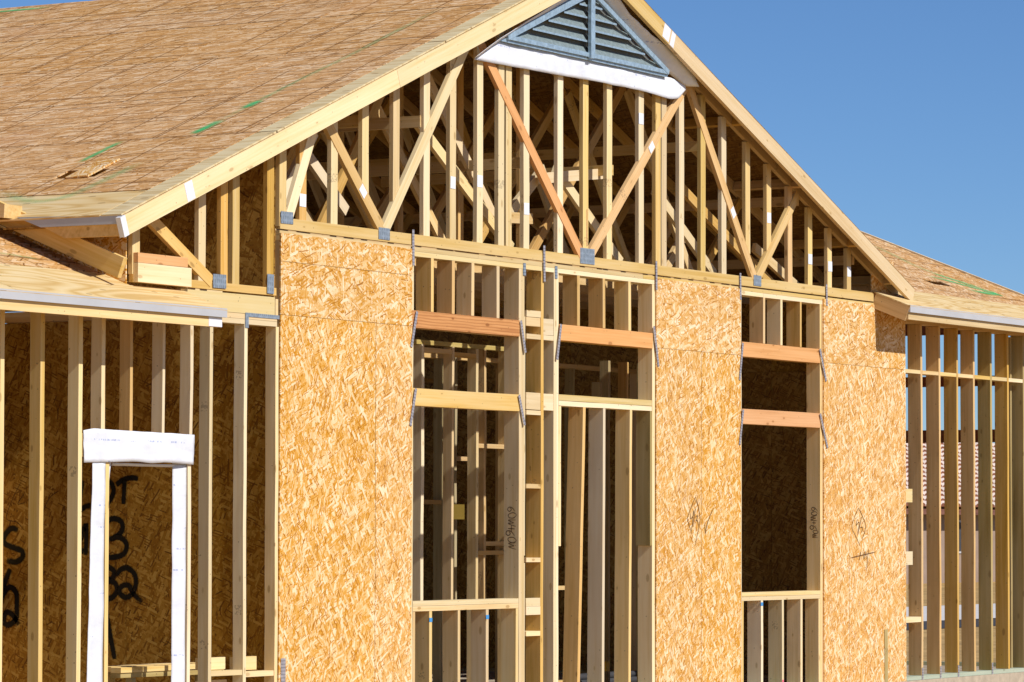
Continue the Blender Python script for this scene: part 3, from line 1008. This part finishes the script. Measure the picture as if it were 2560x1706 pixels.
def lpt(x, y, d=TH + 0.006):
    return (x, y, zl(x) + 0.002 + d)


NL = (-M_SL, 0, 1)
ribbons(LR, 'green_spray_line', [[lpt(*p) for p in ((-1.46, 1.47), (-1.66, 1.17), (-1.80, 0.85), (-1.70, 0.66), (-1.36, 0.60), (-1.1, 0.585), (-0.92, 0.57))]], 0.15, NL, 'green_pale', fade=0.0)
ribbons(LR, 'green_spray_line', [[lpt(*p) for p in ((-0.26, 0.61), (-0.1, 0.60), (0.10, 0.59))], [lpt(*p) for p in ((0.38, 0.595), (0.5, 0.59), (0.6, 0.59))]], 0.13, NL, 'green', fade=0.0)
ribbons(LR, 'green_spray_line', [[lpt(*p) for p in ((-0.2, 0.60), (0.6, 0.59), (1.1, 0.59), (1.72, 0.56), (2.6, 0.56), (3.2, 0.56))]], 0.085, NL, 'green_pale', fade=0.0)
ribbons(LR, 'green_spray_line', [[lpt(*p) for p in ((-0.86, 1.2), (-0.6, 1.2), (-0.32, 1.2))], [lpt(*p) for p in ((4.40, 6.6), (4.42, 6.0), (4.43, 5.5))]], 0.09, NL, 'green', fade=0.0)

# right slope, seen from below
RXR = V((0, 1, 0))
RYR = V((-COS, 0, M_SL * COS))
RR = link('right_roof_slope', boxes_mesh([(10.55, 10.588, 0.05, 10.0, zl(10.57) - 0.15, zl(10.57) - 0.02)]), 'tan', house)
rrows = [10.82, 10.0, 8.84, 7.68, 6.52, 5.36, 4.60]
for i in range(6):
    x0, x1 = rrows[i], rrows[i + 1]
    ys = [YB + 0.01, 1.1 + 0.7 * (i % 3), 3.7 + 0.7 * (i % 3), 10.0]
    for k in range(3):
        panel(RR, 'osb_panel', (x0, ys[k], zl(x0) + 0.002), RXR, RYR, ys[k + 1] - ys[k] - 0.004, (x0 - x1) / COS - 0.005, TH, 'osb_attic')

# eave of the left slope where it hangs over the wing
def prism_x(x0, x1, yz):
    """a plate in a plane of constant x, cut to the outline yz"""
    n = len(yz)
    vs = [(x0, y, z) for y, z in yz] + [(x1, y, z) for y, z in yz]
    fs = [tuple(range(n)), tuple(range(2 * n - 1, n - 1, -1))] + [(i, i + n, (i + 1) % n + n, (i + 1) % n) for i in range(n)]
    me = bpy.data.meshes.new('prism')
    me.from_pydata(vs, [], fs)
    bm = bmesh.new()
    bm.from_mesh(me)
    bmesh.ops.recalc_face_normals(bm, faces=bm.faces)
    bm.to_mesh(me)
    bm.free()
    return me


EV = link('left_eave', prism_x(-2.166, -2.128, [(-0.142, 3.478), (0.332, 3.478), (0.60, 3.60), (-0.142, 3.60)]), 'tan', house)
link('fascia', prism_x(-2.190, -2.168, [(-0.176, 3.558), (0.524, 3.560), (0.735, 3.638), (-0.176, 3.616)]), 'white', EV)
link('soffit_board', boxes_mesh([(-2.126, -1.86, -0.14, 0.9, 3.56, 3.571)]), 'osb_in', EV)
# short wall under that eave, standing on the wing roof
side_sheet(EV, -1.838, 0.04, 1.6, 3.13, 3.60, 'osb', upright=False)
a, b = V((-2.08, -0.10, 3.262)), V((-2.04, 1.5, 3.262 + 1.6 * 0.395))
board(EV, 'ledger_board', a, b, 0.145, 0.042, (0, 0, 1), 'pine')
board(EV, 'valley_block', (-2.17, 0.78, 3.68), (-2.17, 1.4, 3.72), 0.095, 0.2, (0, 0, 1), 'tan')

# ---- gable vent, wrap ------------------------------------------------
GV = link('gable_vent', boxes_mesh([(3.07, 5.93, -0.062, -0.03, 5.412, 5.440)]), 'galv', house)
board(GV, 'frame', (3.17, -0.07, 5.452), (5.90, -0.07, 5.452), 0.035, 0.02, (0, 0, 1), 'galv', 0)
board(GV, 'frame', (3.17, -0.071, 5.452), (4.58, -0.071, 5.995), 0.050, 0.024, (0, 0, 1), 'galv', 0)
board(GV, 'frame', (5.925, -0.071, 5.452), (4.55, -0.071, 5.998), 0.042, 0.024, (0, 0, 1), 'galv', 0)
board(GV, 'mullion', (4.535, -0.085, 5.425), (4.535, -0.085, 5.99), 0.055, 0.03, (1, 0, 0), 'galv', 0)
board(GV, 'mullion', (4.575, -0.07, 5.43), (4.575, -0.07, 5.98), 0.02, 0.05, (1, 0, 0), 'galv', 0)


def vl(z):
    return 3.22 + (z - 5.452) / 0.385


def vr(z):
    return 5.89 - (z - 5.452) / 0.397


for z in (5.468, 5.568, 5.668, 5.768, 5.868, 5.945):
    for xa, xb in ((vl(z + 0.03), 4.51), (4.59, vr(z + 0.03))):
        if xb - xa < 0.05:
            continue
        c = V((xa, -0.034, z + 0.034))
        board(GV, 'louvre', c, c + V((xb - xa, 0, 0)), 0.082, 0.002, (0, 0.56, 0.83), 'galv_blade', 0)
        board(GV, 'louvre', (xa, -0.060, z), (xb, -0.060, z), 0.016, 0.003, (0, 0, 1), 'galv', 0)
me = bpy.data.meshes.new('vent_back')
me.from_pydata([(3.10, -0.007, 5.42), (6.03, -0.007, 5.42), (4.575, -0.007, 6.02), (3.10, -0.004, 5.42), (6.03, -0.004, 5.42), (4.575, -0.004, 6.02)], [], [(0, 1, 2), (5, 4, 3), (0, 3, 4, 1), (1, 4, 5, 2), (2, 5, 3, 0)])
link('vent_back', me, 'vent_grey', GV)
WR = grid_sheet(house, 'house_wrap', [(3.10, -0.034, 5.410), (3.743, -0.034, 5.414), (4.511, -0.034, 5.414), (4.92, -0.036, 5.408), (5.554, -0.034, 5.410), (6.05, -0.036, 5.420), (6.30, -0.04, 5.372)],
                [(2.711, -0.034, 5.223), (3.639, -0.04, 5.231), (4.576, -0.04, 5.248), (5.461, -0.045, 5.25), (6.0, -0.055, 5.225), (6.16, -0.06, 5.25), (6.30, -0.045, 5.340)], 'wrap', 60, 6, 0.007, 4.0)
grid_sheet(WR, 'wrap_flap', [(4.75, -0.031, 6.00), (5.247, -0.031, 5.770), (5.676, -0.031, 5.588), (6.041, -0.031, 5.450), (6.30, -0.031, 5.372)],
           [(4.90, -0.12, 6.01), (5.153, -0.12, 5.866), (5.51, -0.12, 5.736), (5.996, -0.12, 5.61), (6.293, -0.12, 5.496), (6.424, -0.12, 5.375)], 'wrap', 40, 4, 0.008, 3.0, 3.1)
grid_sheet(WR, 'wrap_flap', [(2.711, -0.034, 5.226), (3.10, -0.034, 5.412), (3.9, -0.034, 5.73), (4.4, -0.034, 5.94)],
           [(2.58, -0.12, 5.22), (2.973, -0.12, 5.414), (3.85, -0.12, 5.80), (4.3, -0.12, 5.99)], 'wrap', 30, 4, 0.008, 3.0, 8.1)

# ---- left wing --------------------------------------------------------
LW = link('left_wing_wall', boxes_mesh([(-9.0, -0.002, 0.0, 0.089, 0.0, 0.038)]), 'treated', house)
plate(LW, -9.0, -0.03, 2.995, 3.032, y1=0.089, mat='pine', name='top_plate')
plate(LW, -9.0, -0.03, 2.956, 2.993, y1=0.089, mat='pine', name='top_plate')
plate(LW, -1.25, -0.062, 3.034, 3.170, y0=-0.003, y1=0.035, mat='pale', name='rim_board')
plate(LW, -9.0, -1.26, 3.034, 3.135, y0=0.045, y1=0.083, mat='tan', name='rim_board')
plate(LW, -0.055, -0.018, 3.034, 3.160, y0=-0.002, y1=0.09, mat='pine', name='rim_board')
for x0, x1, m in ((-3.29, -3.247, 'pale'), (-2.860, -2.815, 'pine'), (-2.436, -2.392, 'pale'), (-0.885, -0.846, 'pale'), (-0.450, -0.411, 'pale'), (-0.044, -0.005, 'pine')):
    stud(LW, x0, x1, 0.04, 2.955, y1=0.089, mat=m)
for x in (-3.70, -4.11, -4.52, -4.93, -5.34):
    stud(LW, x, x + 0.04, 0.04, 2.955, y1=0.089)
for x0, x1, m in ((-2.177, -2.134, 'pale'), (-1.845, -1.812, 'tan'), (-1.463, -1.430, 'pale'), (-1.130, -1.094, 'pale')):
    stud(LW, x0, x1, 2.14, 2.955, y1=0.089, mat=m, wob=0.004, name='cripple_stud')
stud(LW, -2.121, -2.080, 0.04, 1.96, y1=0.089, mat='pine')
stud(LW, -1.146, -1.108, 0.04, 1.96, y1=0.089, mat='pale')
plate(LW, -2.39, -1.095, 1.96, 2.12, y0=0.004, y1=0.085, mat='tan', name='header')
# white flashing round the window opening
WF = grid_sheet(LW, 'window_flashing', [(-2.382, -0.006, 2.140), (-2.28, -0.008, 2.154), (-2.0, -0.006, 2.150), (-1.5, -0.006, 2.144), (-1.074, -0.006, 2.138)],
                [(-2.384, -0.008, 1.919), (-2.1, -0.012, 1.926), (-1.8, -0.014, 1.936), (-1.6, -0.012, 1.928), (-1.45, -0.016, 1.936), (-1.097, -0.010, 1.924)], 'wrap', 50, 8, 0.007, 6.0, 1.0)
grid_sheet(LW, 'window_flashing', [(-2.276, -0.004, 1.94), (-2.125, -0.002, 1.94)], [(-2.345, -0.012, 0.10), (-2.152, -0.003, 0.10)], 'wrap', 6, 40, 0.004, 3.0, 2.0)
grid_sheet(LW, 'window_flashing', [(-2.079, 0.02, 1.94), (-2.03, 0.02, 1.94)], [(-2.079, 0.02, 1.66), (-2.077, 0.02, 1.66)], 'wrap', 3, 12, 0.002, 3.0, 2.0)
grid_sheet(LW, 'window_flashing', [(-1.285, 0.035, 1.935), (-1.15, 0.012, 1.935)], [(-1.285, 0.035, 0.10), (-1.155, 0.012, 0.10)], 'wrap', 6, 40, 0.0035, 3.0, 5.0)
grid_sheet(LW, 'window_flashing', [(-2.0, 0.03, 1.925), (-1.10, 0.03, 1.925)], [(-2.0, 0.04, 1.905), (-1.10, 0.04, 1.905)], 'wrap', 20, 2, 0.006, 6.0, 5.0)
# blocks low down beside the corner
plate(LW, -0.846, -0.451, 0.418, 0.455, y0=0.004, y1=0.086, mat='pale', name='block')
plate(LW, -0.410, -0.045, 0.400, 0.438, y0=0.004, y1=0.086, mat='pale', name='block')
plate(LW, -0.86, -0.54, 0.462, 0.548, y0=0.091, y1=0.129, mat='pale', name='block')
plate(LW, -0.43, -0.14, 0.446, 0.543, y0=0.091, y1=0.129, mat='pale', name='block')
plate(LW, -0.86, -0.52, 0.30, 0.385, y0=0.091, y1=0.129, mat='pale', name='block')
# steel angle at the plate
link('steel_strap', boxes_mesh([(-0.446, -0.004, -0.005, -0.003, 3.012, 3.040), (-0.446, -0.404, -0.006, -0.004, 2.93, 3.036)]), 'plate', LW)
# party wall at the right of the wing, strand board towards the wing
PW = link('party_wall', boxes_mesh([(0.016, 0.10, 0.145, 2.56, 0.0, 0.038)]), 'pine', house)
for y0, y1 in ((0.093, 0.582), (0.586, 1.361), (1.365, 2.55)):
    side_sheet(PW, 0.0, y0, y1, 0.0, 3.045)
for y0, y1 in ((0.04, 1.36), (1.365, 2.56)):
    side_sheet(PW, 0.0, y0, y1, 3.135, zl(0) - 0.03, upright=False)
ybeam(PW, -0.005, 0.09, 0.092, 2.56, 3.05, 3.13, 'tan', 'top_plate')
for y in (0.20, 0.6, 1.0, 1.4, 1.8, 2.2, 2.5):
    board(PW, 'stud', (0.06, y, 0.04), (0.06, y, 3.04), 0.038, 0.085, (0, 1, 0), 'tan')
WB_ = link('wing_back_wall', boxes_mesh([(-9.0, 0.0, 2.57, 2.66, 0.0, 0.038)]), 'pine', house)
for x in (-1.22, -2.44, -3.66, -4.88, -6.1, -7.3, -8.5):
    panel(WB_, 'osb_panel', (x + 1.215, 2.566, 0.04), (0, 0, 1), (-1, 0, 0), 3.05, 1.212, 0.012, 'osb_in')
# spray-painted lot numbers on the party wall
NXm = (-1, 0, 0)


def wp(*p):
    return [(0.0 - 0.012, y, z) for y, z in p]


ribbons(PW, 'spray_stroke', [wp((1.462, 1.80), (1.40, 1.838), (1.33, 1.852), (1.258, 1.848)), wp((1.386, 1.84), (1.388, 1.75), (1.393, 1.655)),
                                wp((1.776, 1.83), (1.80, 1.72), (1.812, 1.61), (1.74, 1.64), (1.70, 1.645)),
                                wp((1.60, 1.83), (1.66, 1.76), (1.62, 1.66), (1.55, 1.655), (1.487, 1.74), (1.51, 1.815), (1.60, 1.83))], 0.050, NXm, 'black', lift=0.003)
ribbons(PW, 'spray_stroke', [wp((1.545, 1.525), (1.48, 1.548), (1.41, 1.52), (1.405, 1.455), (1.47, 1.405), (1.53, 1.392)), wp((1.49, 1.41), (1.41, 1.40), (1.36, 1.35), (1.39, 1.28), (1.50, 1.255), (1.58, 1.275)),
                                wp((1.80, 1.36), (1.74, 1.50), (1.74, 1.27)), wp((1.76, 1.30), (1.82, 1.31))], 0.052, NXm, 'black', lift=0.003)
ribbons(PW, 'spray_stroke', [wp((1.60, 1.165), (1.54, 1.183), (1.476, 1.15), (1.49, 1.10), (1.55, 1.075)), wp((1.54, 1.08), (1.47, 1.065), (1.447, 1.01), (1.49, 0.955), (1.58, 0.935)),
                                wp((1.455, 1.12), (1.41, 1.165), (1.35, 1.175), (1.285, 1.13), (1.272, 1.06), (1.30, 0.99), (1.36, 0.955), (1.42, 0.985), (1.41, 1.035), (1.34, 1.045), (1.29, 0.98), (1.214, 0.922)),
                                wp((1.84, 1.10), (1.80, 1.00))], 0.052, NXm, 'black', lift=0.003)
ribbons(PW, 'spray_stroke', [wp((1.558, 0.89), (1.515, 0.70), (1.465, 0.491))], 0.052, NXm, 'black', lift=0.003)
ribbons(PW, 'spray_stroke', [wp((2.389, 1.458), (2.45, 1.472), (2.512, 1.42), (2.518, 1.36), (2.43, 1.325), (2.35, 1.30), (2.345, 1.25), (2.41, 1.215), (2.493, 1.225))], 0.055, NXm, 'black', lift=0.003)
ribbons(PW, 'spray_stroke', [wp((2.46, 1.163), (2.52, 1.03), (2.548, 0.90)), wp((2.545, 0.93), (2.47, 1.02), (2.40, 0.98), (2.392, 0.87), (2.40, 0.78), (2.47, 0.735), (2.52, 0.76), (2.49, 0.83), (2.42, 0.80), (2.374, 0.735))], 0.055, NXm, 'black', lift=0.003)
ribbons(PW, 'pencil_mark', [wp((2.36, 1.83), (2.44, 1.70), (2.50, 1.55), (2.40, 1.52), (2.33, 1.46)), wp((2.33, 1.74), (2.39, 1.66), (2.32, 1.67)), wp((2.18, 1.55), (2.09, 1.70), (2.0, 1.76))], 0.010, NXm, 'marker', lift=0.003)

# roof over the left wing
CB = 1 / math.sqrt(1 + 0.395 ** 2)
WX = V((1, 0, 0))
WY = V((0, CB, 0.395 * CB))


def wslope(par, name, x0, x1, y0, y1, c, mat, lift=0.0, hole=None):
    return panel(par, name, (x0, y0, c + 0.395 * y0 + lift), WX, WY, x1 - x0 - 0.004, (y1 - y0) / CB - 0.004, TH, mat, hole)


LWR = link('left_wing_roof', boxes_mesh([(-9.0, -1.24, -0.348, -0.312, 2.886, 2.992)]), 'pine', house)     # sub-fascia
CL = 3.143
for x0, x1 in ((-9.0, -6.0), (-6.0, -3.56), (-3.56, -1.2)):
    wslope(LWR, 'plywood_panel', x0, x1, -0.368, 0.02, CL, 'ply')
for x0, x1 in ((-9.0, -6.0), (-6.0, -3.56), (-3.56, -1.83)):
    wslope(LWR, 'plywood_panel', x0, x1, 0.02, 0.24, CL, 'ply')
for r, (y0, y1) in enumerate(((0.244, 1.38), (1.384, 2.52), (2.524, 3.66), (3.664, 4.8), (4.804, 5.94), (5.944, 7.4))):
    xe = max((CL + 0.395 * y1 - 4.468) / M_SL + 0.05, -1.86 if r == 0 else -9)
    x = -9.0
    while x < xe - 0.2:
        x2 = min(x + (2.44 if x > -9 else 1.3 + 0.6 * (r % 2)), xe)
        wslope(LWR, 'osb_panel', x, x2, y0, y1, CL, 'osb_roof')
        x = x2
link('fascia', boxes_mesh([(-9.0, -1.205, -0.371, -0.350, 2.956, 3.020)]), 'white', LWR)
link('painted_end', boxes_mesh([(-1.40, -1.238, -0.3505, -0.348, 2.888, 2.955)]), 'white_paint', LWR)
for x in (-1.6, -2.2, -2.8, -3.4, -4.0, -4.6):
    a = V((x, -0.31, CL - 0.07 - 0.31 * 0.395))
    board(LWR, 'rafter_tail', a, a + WY * 2.6, 0.089, 0.038, (0, 0, 1), 'tan')
ribbons(LWR, 'green_spray_line', [[(x, y, CL + 0.395 * y + TH + 0.004) for x, y in ((-2.9, 0.50), (-2.6, 0.46), (-2.35, 0.42))]], 0.06, (0, -0.395, 1), 'green_pale')

# ---- right wing --------------------------------------------------------
RW = link('right_wing_wall', boxes_mesh([(10.975, 15.3, 0.0, 0.14, 0.002, 0.042)]), 'treated', house)
for x0, x1, m in ((11.351, 11.393, 'tan'), (11.787, 11.828, 'tan'), (12.224, 12.262, 'tan'), (12.643, 12.686, 'tan'), (13.076, 13.121, 'old'), (13.513, 13.556, 'tan'),
                  (13.93, 13.97, 'old'), (14.36, 14.40, 'pine'), (14.8, 14.84, 'pine'), (15.16, 15.20, 'pine')):
    stud(RW, x0, x1, 0.044, 3.515, mat=m, wob=0.003, bow=random.uniform(-0.008, 0.008))
xs = [10.975, 11.351, 11.787, 12.224, 12.643, 13.076, 13.513, 13.93, 14.36, 14.8, 15.16]
for i in range(10):
    plate(RW, xs[i] + (0.043 if i else 0.0), xs[i + 1] - 0.002, 3.022 - 0.0 * i, 3.058, y0=0.0, y1=0.138, name='block')
for x in (12.30, 13.33):
    stud(RW, x + 0.5, x + 0.538, 0.044, 3.5, y0=0.10, y1=0.19, mat='old')
plate(RW, 10.975, 11.349, 0.570, 0.622, name='block', mat='pale')
for z in (1.815, 1.20):
    plate(RW, 10.998, 11.155, z - 0.066, z + 0.066, y0=0.002, y1=0.04, name='block', mat='pale')
plate(RW, 10.975, 15.3, 3.517, 3.555, name='top_plate', mat='tan')
stud(RW, 10.972, 10.996, 0.044, 3.515, mat='pale')
for x in (11.372, 11.807, 12.243, 13.098):
    strap(RW, (x, -0.03), (x, 0.12), 0.03, y=-0.004, mat='strap')
# end wall of the wing
EW = link('right_end_wall', boxes_mesh([(15.2, 15.29, 0.2, 5.0, 0.002, 0.04)]), 'treated', house)
ybeam(EW, 15.2, 15.289, 0.145, 5.0, 3.05, 3.16, 'red_beam', 'beam')
ybeam(EW, 15.2, 15.289, 0.145, 5.0, 2.435, 2.572, 'red_beam', 'beam')
ybeam(EW, 15.2, 15.289, 0.145, 5.0, 3.62, 3.80, 'red_beam', 'beam')
for y in (0.16, 0.56, 2.1, 3.2, 4.2, 4.9):
    board(EW, 'stud', (15.245, y, 0.04), (15.245, y, 3.62), 0.038, 0.089, (0, 1, 0), 'old')
# roof over the right wing
RWR = link('right_wing_roof', boxes_mesh([(10.275, 15.42, -0.363, -0.327, 3.502, 3.61)]), 'pine', house)
CR = 3.772
for x0, x1 in ((10.264, 12.7), (12.7, 15.42)):
    wslope(RWR, 'plywood_panel', x0, x1, -0.385, 0.02, CR, 'ply')
for x0, x1 in ((10.60, 13.0), (13.0, 15.42)):
    wslope(RWR, 'plywood_panel', x0, x1, 0.02, 0.20, CR, 'ply')
for r, (y0, y1) in enumerate(((0.204, 1.34), (1.344, 2.48), (2.484, 3.62), (3.624, 4.76))):
    x = 10.62 - 0.9 * r
    first = 1.0 + 0.8 * (r % 2)
    while x < 15.4:
        x2 = min(15.42, x + first)
        first = 2.44
        h = None
        if r == 0 and x < 13.1 < x2 - 0.3:
            h = (13.05 - x, 13.55 - x, (0.62 - y0) / CB, (0.78 - y0) / CB)
        wslope(RWR, 'osb_panel', x, x2, y0, y1, CR, 'osb_roof', hole=h)
        x = x2
link('fascia', boxes_mesh([(10.268, 15.44, -0.388, -0.366, 3.570, 3.640)]), 'white', RWR)
a = V((10.283, 0.0, CR - 0.075))
board(RWR, 'end_board', a + WY * -0.383, a, 0.145, 0.036, (0, 0, 1), 'tan')
a = V((15.44, -0.36, CR - 0.05 - 0.36 * 0.395))
board(RWR, 'rake_board', a, a + WY * 5.4, 0.15, 0.038, (0, 0, 1), 'pale')
for x in (10.9, 11.5, 12.1, 12.7, 13.3, 13.9, 14.5, 15.1):
    a = V((x, -0.32, CR - 0.07 - 0.32 * 0.395))
    board(RWR, 'rafter_tail', a, a + WY * 5.0, 0.089, 0.038, (0, 0, 1), 'tan')
panel(RWR, 'gable_infill', (10.264, 0.03, 3.70), (1, 0, 0), (0, 0, 1), 0.50, 0.40, 0.012, 'osb')
rp = lambda x, y: (x, y, CR + 0.395 * y + TH + 0.004)
NR = (0, -0.395, 1)
ribbons(RWR, 'green_spray_line', [[rp(*p) for p in ((13.55, 0.93), (13.9, 0.84), (14.3, 0.66), (14.55, 0.56), (14.1, 0.52), (13.75, 0.58))], [rp(*p) for p in ((14.05, 1.1), (14.25, 0.9), (14.5, 0.66))]], 0.17, NR, 'green', fade=0.0)
ribbons(RWR, 'green_spray_line', [[rp(*p) for p in ((14.6, 2.1), (14.3, 1.6), (14.1, 1.25), (14.2, 0.95))]], 0.20, NR, 'green_pale', fade=0.0)

# ---- inside the main part ------------------------------------------------
IW = link('interior_partition', boxes_mesh([(2.2, 10.7, 2.4, 2.489, 0.0, 0.038)]), 'pine', house)
plate(IW, 2.2, 10.7, 3.02, 3.06, y0=2.4, y1=2.489, mat='tan', name='top_plate')
for i, x in enumerate((3.0, 3.4, 3.8, 4.55, 4.95, 5.4, 5.75, 6.2, 6.9, 7.3, 7.9, 8.6, 9.3, 9.9)):
    stud(IW, x, x + 0.038, 0.04, 3.02, y0=2.4, y1=2.489, mat=random.choice(['pine', 'tan', 'old']))
for x0, x1, z in ((3.84, 4.55, 2.1), (6.24, 6.9, 2.1), (7.34, 7.9, 1.35), (8.0, 8.6, 0.9), (5.0, 5.4, 2.55), (5.79, 6.2, 1.7)):
    plate(IW, x0, x1, z, z + 0.038, y0=2.4, y1=2.489, mat='tan', name='block')
IX = link('interior_partition', boxes_mesh([(4.2, 6.4, 1.5, 1.589, 0.0, 0.038)]), 'pine', house)
for x0, x1, m in ((4.400, 4.444, 'pale'), (4.900, 4.936, 'pine'), (5.305, 5.346, 'pale'), (5.441, 5.478, 'tan'), (5.83, 5.868, 'pine'), (6.2, 6.238, 'old')):
    stud(IX, x0, x1, 0.04, 3.05, y0=1.5, y1=1.589, mat=m, wob=0.004)
plate(IX, 4.2, 6.4, 3.052, 3.09, y0=1.5, y1=1.589, mat='old', name='top_plate')
for x0, x1, z in ((5.348, 5.83, 2.185), (5.348, 5.83, 1.25), (5.48, 5.83, 1.33), (4.446, 4.898, 2.99), (4.938, 5.303, 2.97)):
    plate(IX, x0, x1, z, z + 0.038, y0=1.5, y1=1.589, mat='tan', name='block')
panel(IX, 'wall_box', (4.97, 1.62, 1.56), (1, 0, 0), (0, 0, 1), 0.26, 0.13, 0.05, 'yellow_card')
for x, y, m in ((4.60, 1.95, 'old'), (4.86, 2.3, 'old'), (5.16, 2.0, 'tan'), (5.55, 1.9, 'old'), (6.9, 1.1, 'old'), (7.25, 1.1, 'tan'), (7.6, 1.1, 'old')):
    board(IX, 'stud', (x, y, 0.04), (x, y, 3.0), 0.089, 0.038, (0, 1, 0), m, 0.004)
IY = link('interior_partition', boxes_mesh([(3.2, 10.7, 5.2, 5.289, 0.0, 0.038)]), 'pine', house)
for i in range(18):
    stud(IY, 3.2 + i * 0.42, 3.238 + i * 0.42, 0.04, 3.0, y0=5.2, y1=5.289, mat='old')
plate(IY, 3.2, 10.7, 3.0, 3.04, y0=5.2, y1=5.289, mat='tan', name='top_plate')
# strand board on the far side wall and the back of the house
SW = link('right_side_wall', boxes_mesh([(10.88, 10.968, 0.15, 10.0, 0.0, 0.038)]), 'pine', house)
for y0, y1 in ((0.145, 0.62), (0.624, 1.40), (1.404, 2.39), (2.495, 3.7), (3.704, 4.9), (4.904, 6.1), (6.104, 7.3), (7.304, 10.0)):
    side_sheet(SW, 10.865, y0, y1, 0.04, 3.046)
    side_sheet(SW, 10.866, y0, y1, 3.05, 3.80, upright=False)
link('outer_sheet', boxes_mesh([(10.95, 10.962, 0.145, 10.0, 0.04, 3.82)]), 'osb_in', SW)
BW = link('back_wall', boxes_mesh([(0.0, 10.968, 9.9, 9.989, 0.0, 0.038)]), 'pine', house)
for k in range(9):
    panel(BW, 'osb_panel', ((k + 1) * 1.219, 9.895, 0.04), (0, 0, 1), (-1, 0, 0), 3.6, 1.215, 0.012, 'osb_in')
# small fittings on the inner studs
link('junction_box', boxes_mesh([(6.715, 6.775, 0.98, 1.03, 0.205, 0.292)]), 'yellow', house)
stud(IX, 6.69, 6.73, 0.04, 2.8, y0=1.031, y1=1.12, mat='old')

# ------------------------------------------------------------------ loose things
oc = V((-1.26, 1.02, zl(-1.26) + 0.002 + TH + 0.004))
OFF = panel(None, 'board_offcut', oc, RXL, RYL, 0.20, 0.44, 0.012, 'osb')
OFF.matrix_basis = OFF.matrix_basis @ Matrix.Rotation(-0.02, 4, 'Y') @ Matrix.Rotation(0.03, 4, 'Z')
tag(OFF, 'pale strand board offcut lying over the cut-out in the left roof slope', 'offcut')

BN = empty('lumber_bench')
BN.location = (0, 0, 0)
tag(BN, 'low bench of stacked boards behind the white-wrapped window opening', 'bench')
for k, (y, z, xa, xb) in enumerate(((0.44, 0.47, -1.39, -0.10), (0.54, 0.472, -1.37, -0.16), (0.64, 0.47, -1.40, -0.12), (0.45, 0.431, -1.38, -0.1), (0.63, 0.431, -1.36, -0.15))):
    board(BN, 'plank', (xa, y, z), (xb, y, z), 0.037, 0.089, (0, 0, 1), 'old' if k > 2 else 'pine', 0.002)
for x in (-1.2, -0.35):
    for y in (0.45, 0.63):
        board(BN, 'leg', (x, y, 0.0), (x, y, 0.41), 0.038, 0.06, (1, 0, 0), 'old')

PB = empty('pipe_bundle')
tag(PB, 'bundle of dark grey pipes on the floor behind the tall studs', 'pipes')
for k in range(5):
    bm = bmesh.new()
    bmesh.ops.create_cone(bm, cap_ends=True, segments=14, radius1=0.03, radius2=0.03, depth=1.2)
    me = bpy.data.meshes.new('pipe')
    bm.to_mesh(me)
    bm.free()
    m = Matrix.Rotation(math.pi / 2, 4, 'Y')
    m.translation = V((8.75 + random.uniform(-0.08, 0.08), 2.05 + 0.062 * (k % 3) + (0.031 if k > 2 else 0), 0.03 + (0.053 if k > 2 else 0)))
    link('pipe', me, 'dark', PB, m)

# ---- the neighbour's house, far off through the right wing
NH = empty('neighbour_house')
tag(NH, 'far single-storey house with pale barrel tile roof seen between the right-hand studs', 'house')
NX0, NX1, NY0, NY1 = 72.0, 118.0, 35.4, 47.0
link('wall', boxes_mesh([(NX0 + 0.5, NX1 - 0.5, NY0 + 0.6, NY1 - 0.6, GZ - 0.2, 2.25)]), 'stucco', NH)
link('fascia', boxes_mesh([(NX0, NX1, NY0 - 0.02, NY0 + 0.04, 2.02, 2.20)]), 'red_beam', NH)
for x in range(int(NX0) + 3, int(NX1) - 3, 6):
    wdw = link('window', boxes_mesh([(x, x + 1.8, NY0 + 0.56, NY0 + 0.62, 0.75, 1.85)]), 'white', NH)
    link('pane', boxes_mesh([(x + 0.08, x + 1.72, NY0 + 0.54, NY0 + 0.558, 0.83, 1.77)]), 'dark', wdw)
vs, fs = [], []
NR_, AW = 15, 0.40
sl = 0.42
rowd = (NY1 - NY0) / 2 / NR_
ncol = int((NX1 - NX0) / AW)
for r in range(NR_):
    y0 = NY0 + r * rowd
    z0 = 2.2 + r * rowd * sl
    for cidx in range(ncol):
        b = len(vs)
        dx = random.uniform(-0.015, 0.015)
        for e in (0, 1):
            for k in range(6):
                a = math.pi * k / 5
                vs.append((NX0 + cidx * AW + AW * 0.5 - math.cos(a) * AW * 0.5 + dx, y0 + e * rowd * 1.15 - (0.05 if e == 0 else 0), z0 + e * rowd * 1.15 * sl + math.sin(a) * 0.12 + (0.08 if e == 0 else 0.0)))
        for k in range(5):
            fs.append((b + k, b + k + 1, b + 6 + k + 1, b + 6 + k))
        fs.append((b, b + 5, b + 4, b + 3, b + 2, b + 1))
me = bpy.data.meshes.new('roof_tiles')
me.from_pydata(vs, [], fs)
tl = link('roof_tiles', me, 'tile', NH)
tl['kind'] = 'stuff'
me.materials.append(MAT['red_beam'])
for pgn in me.polygons:
    if len(pgn.vertices) == 6:
        pgn.material_index = 1  # dark end faces paint in the shade inside the hollow tiles
link('roof', boxes_mesh([(NX0, NX1, (NY0 + NY1) / 2 - 0.15, (NY0 + NY1) / 2 + 0.15, 4.5, 4.72)]), 'tile', NH)
me = bpy.data.meshes.new('roof_deck')
me.from_pydata([(NX0, NY0, 2.16), (NX1, NY0, 2.16), (NX1, (NY0 + NY1) / 2, 4.6), (NX0, (NY0 + NY1) / 2, 4.6), (NX0, NY1, 2.16), (NX1, NY1, 2.16)], [], [(0, 1, 2, 3), (3, 2, 5, 4)])
link('roof_deck', me, 'red_beam', NH)
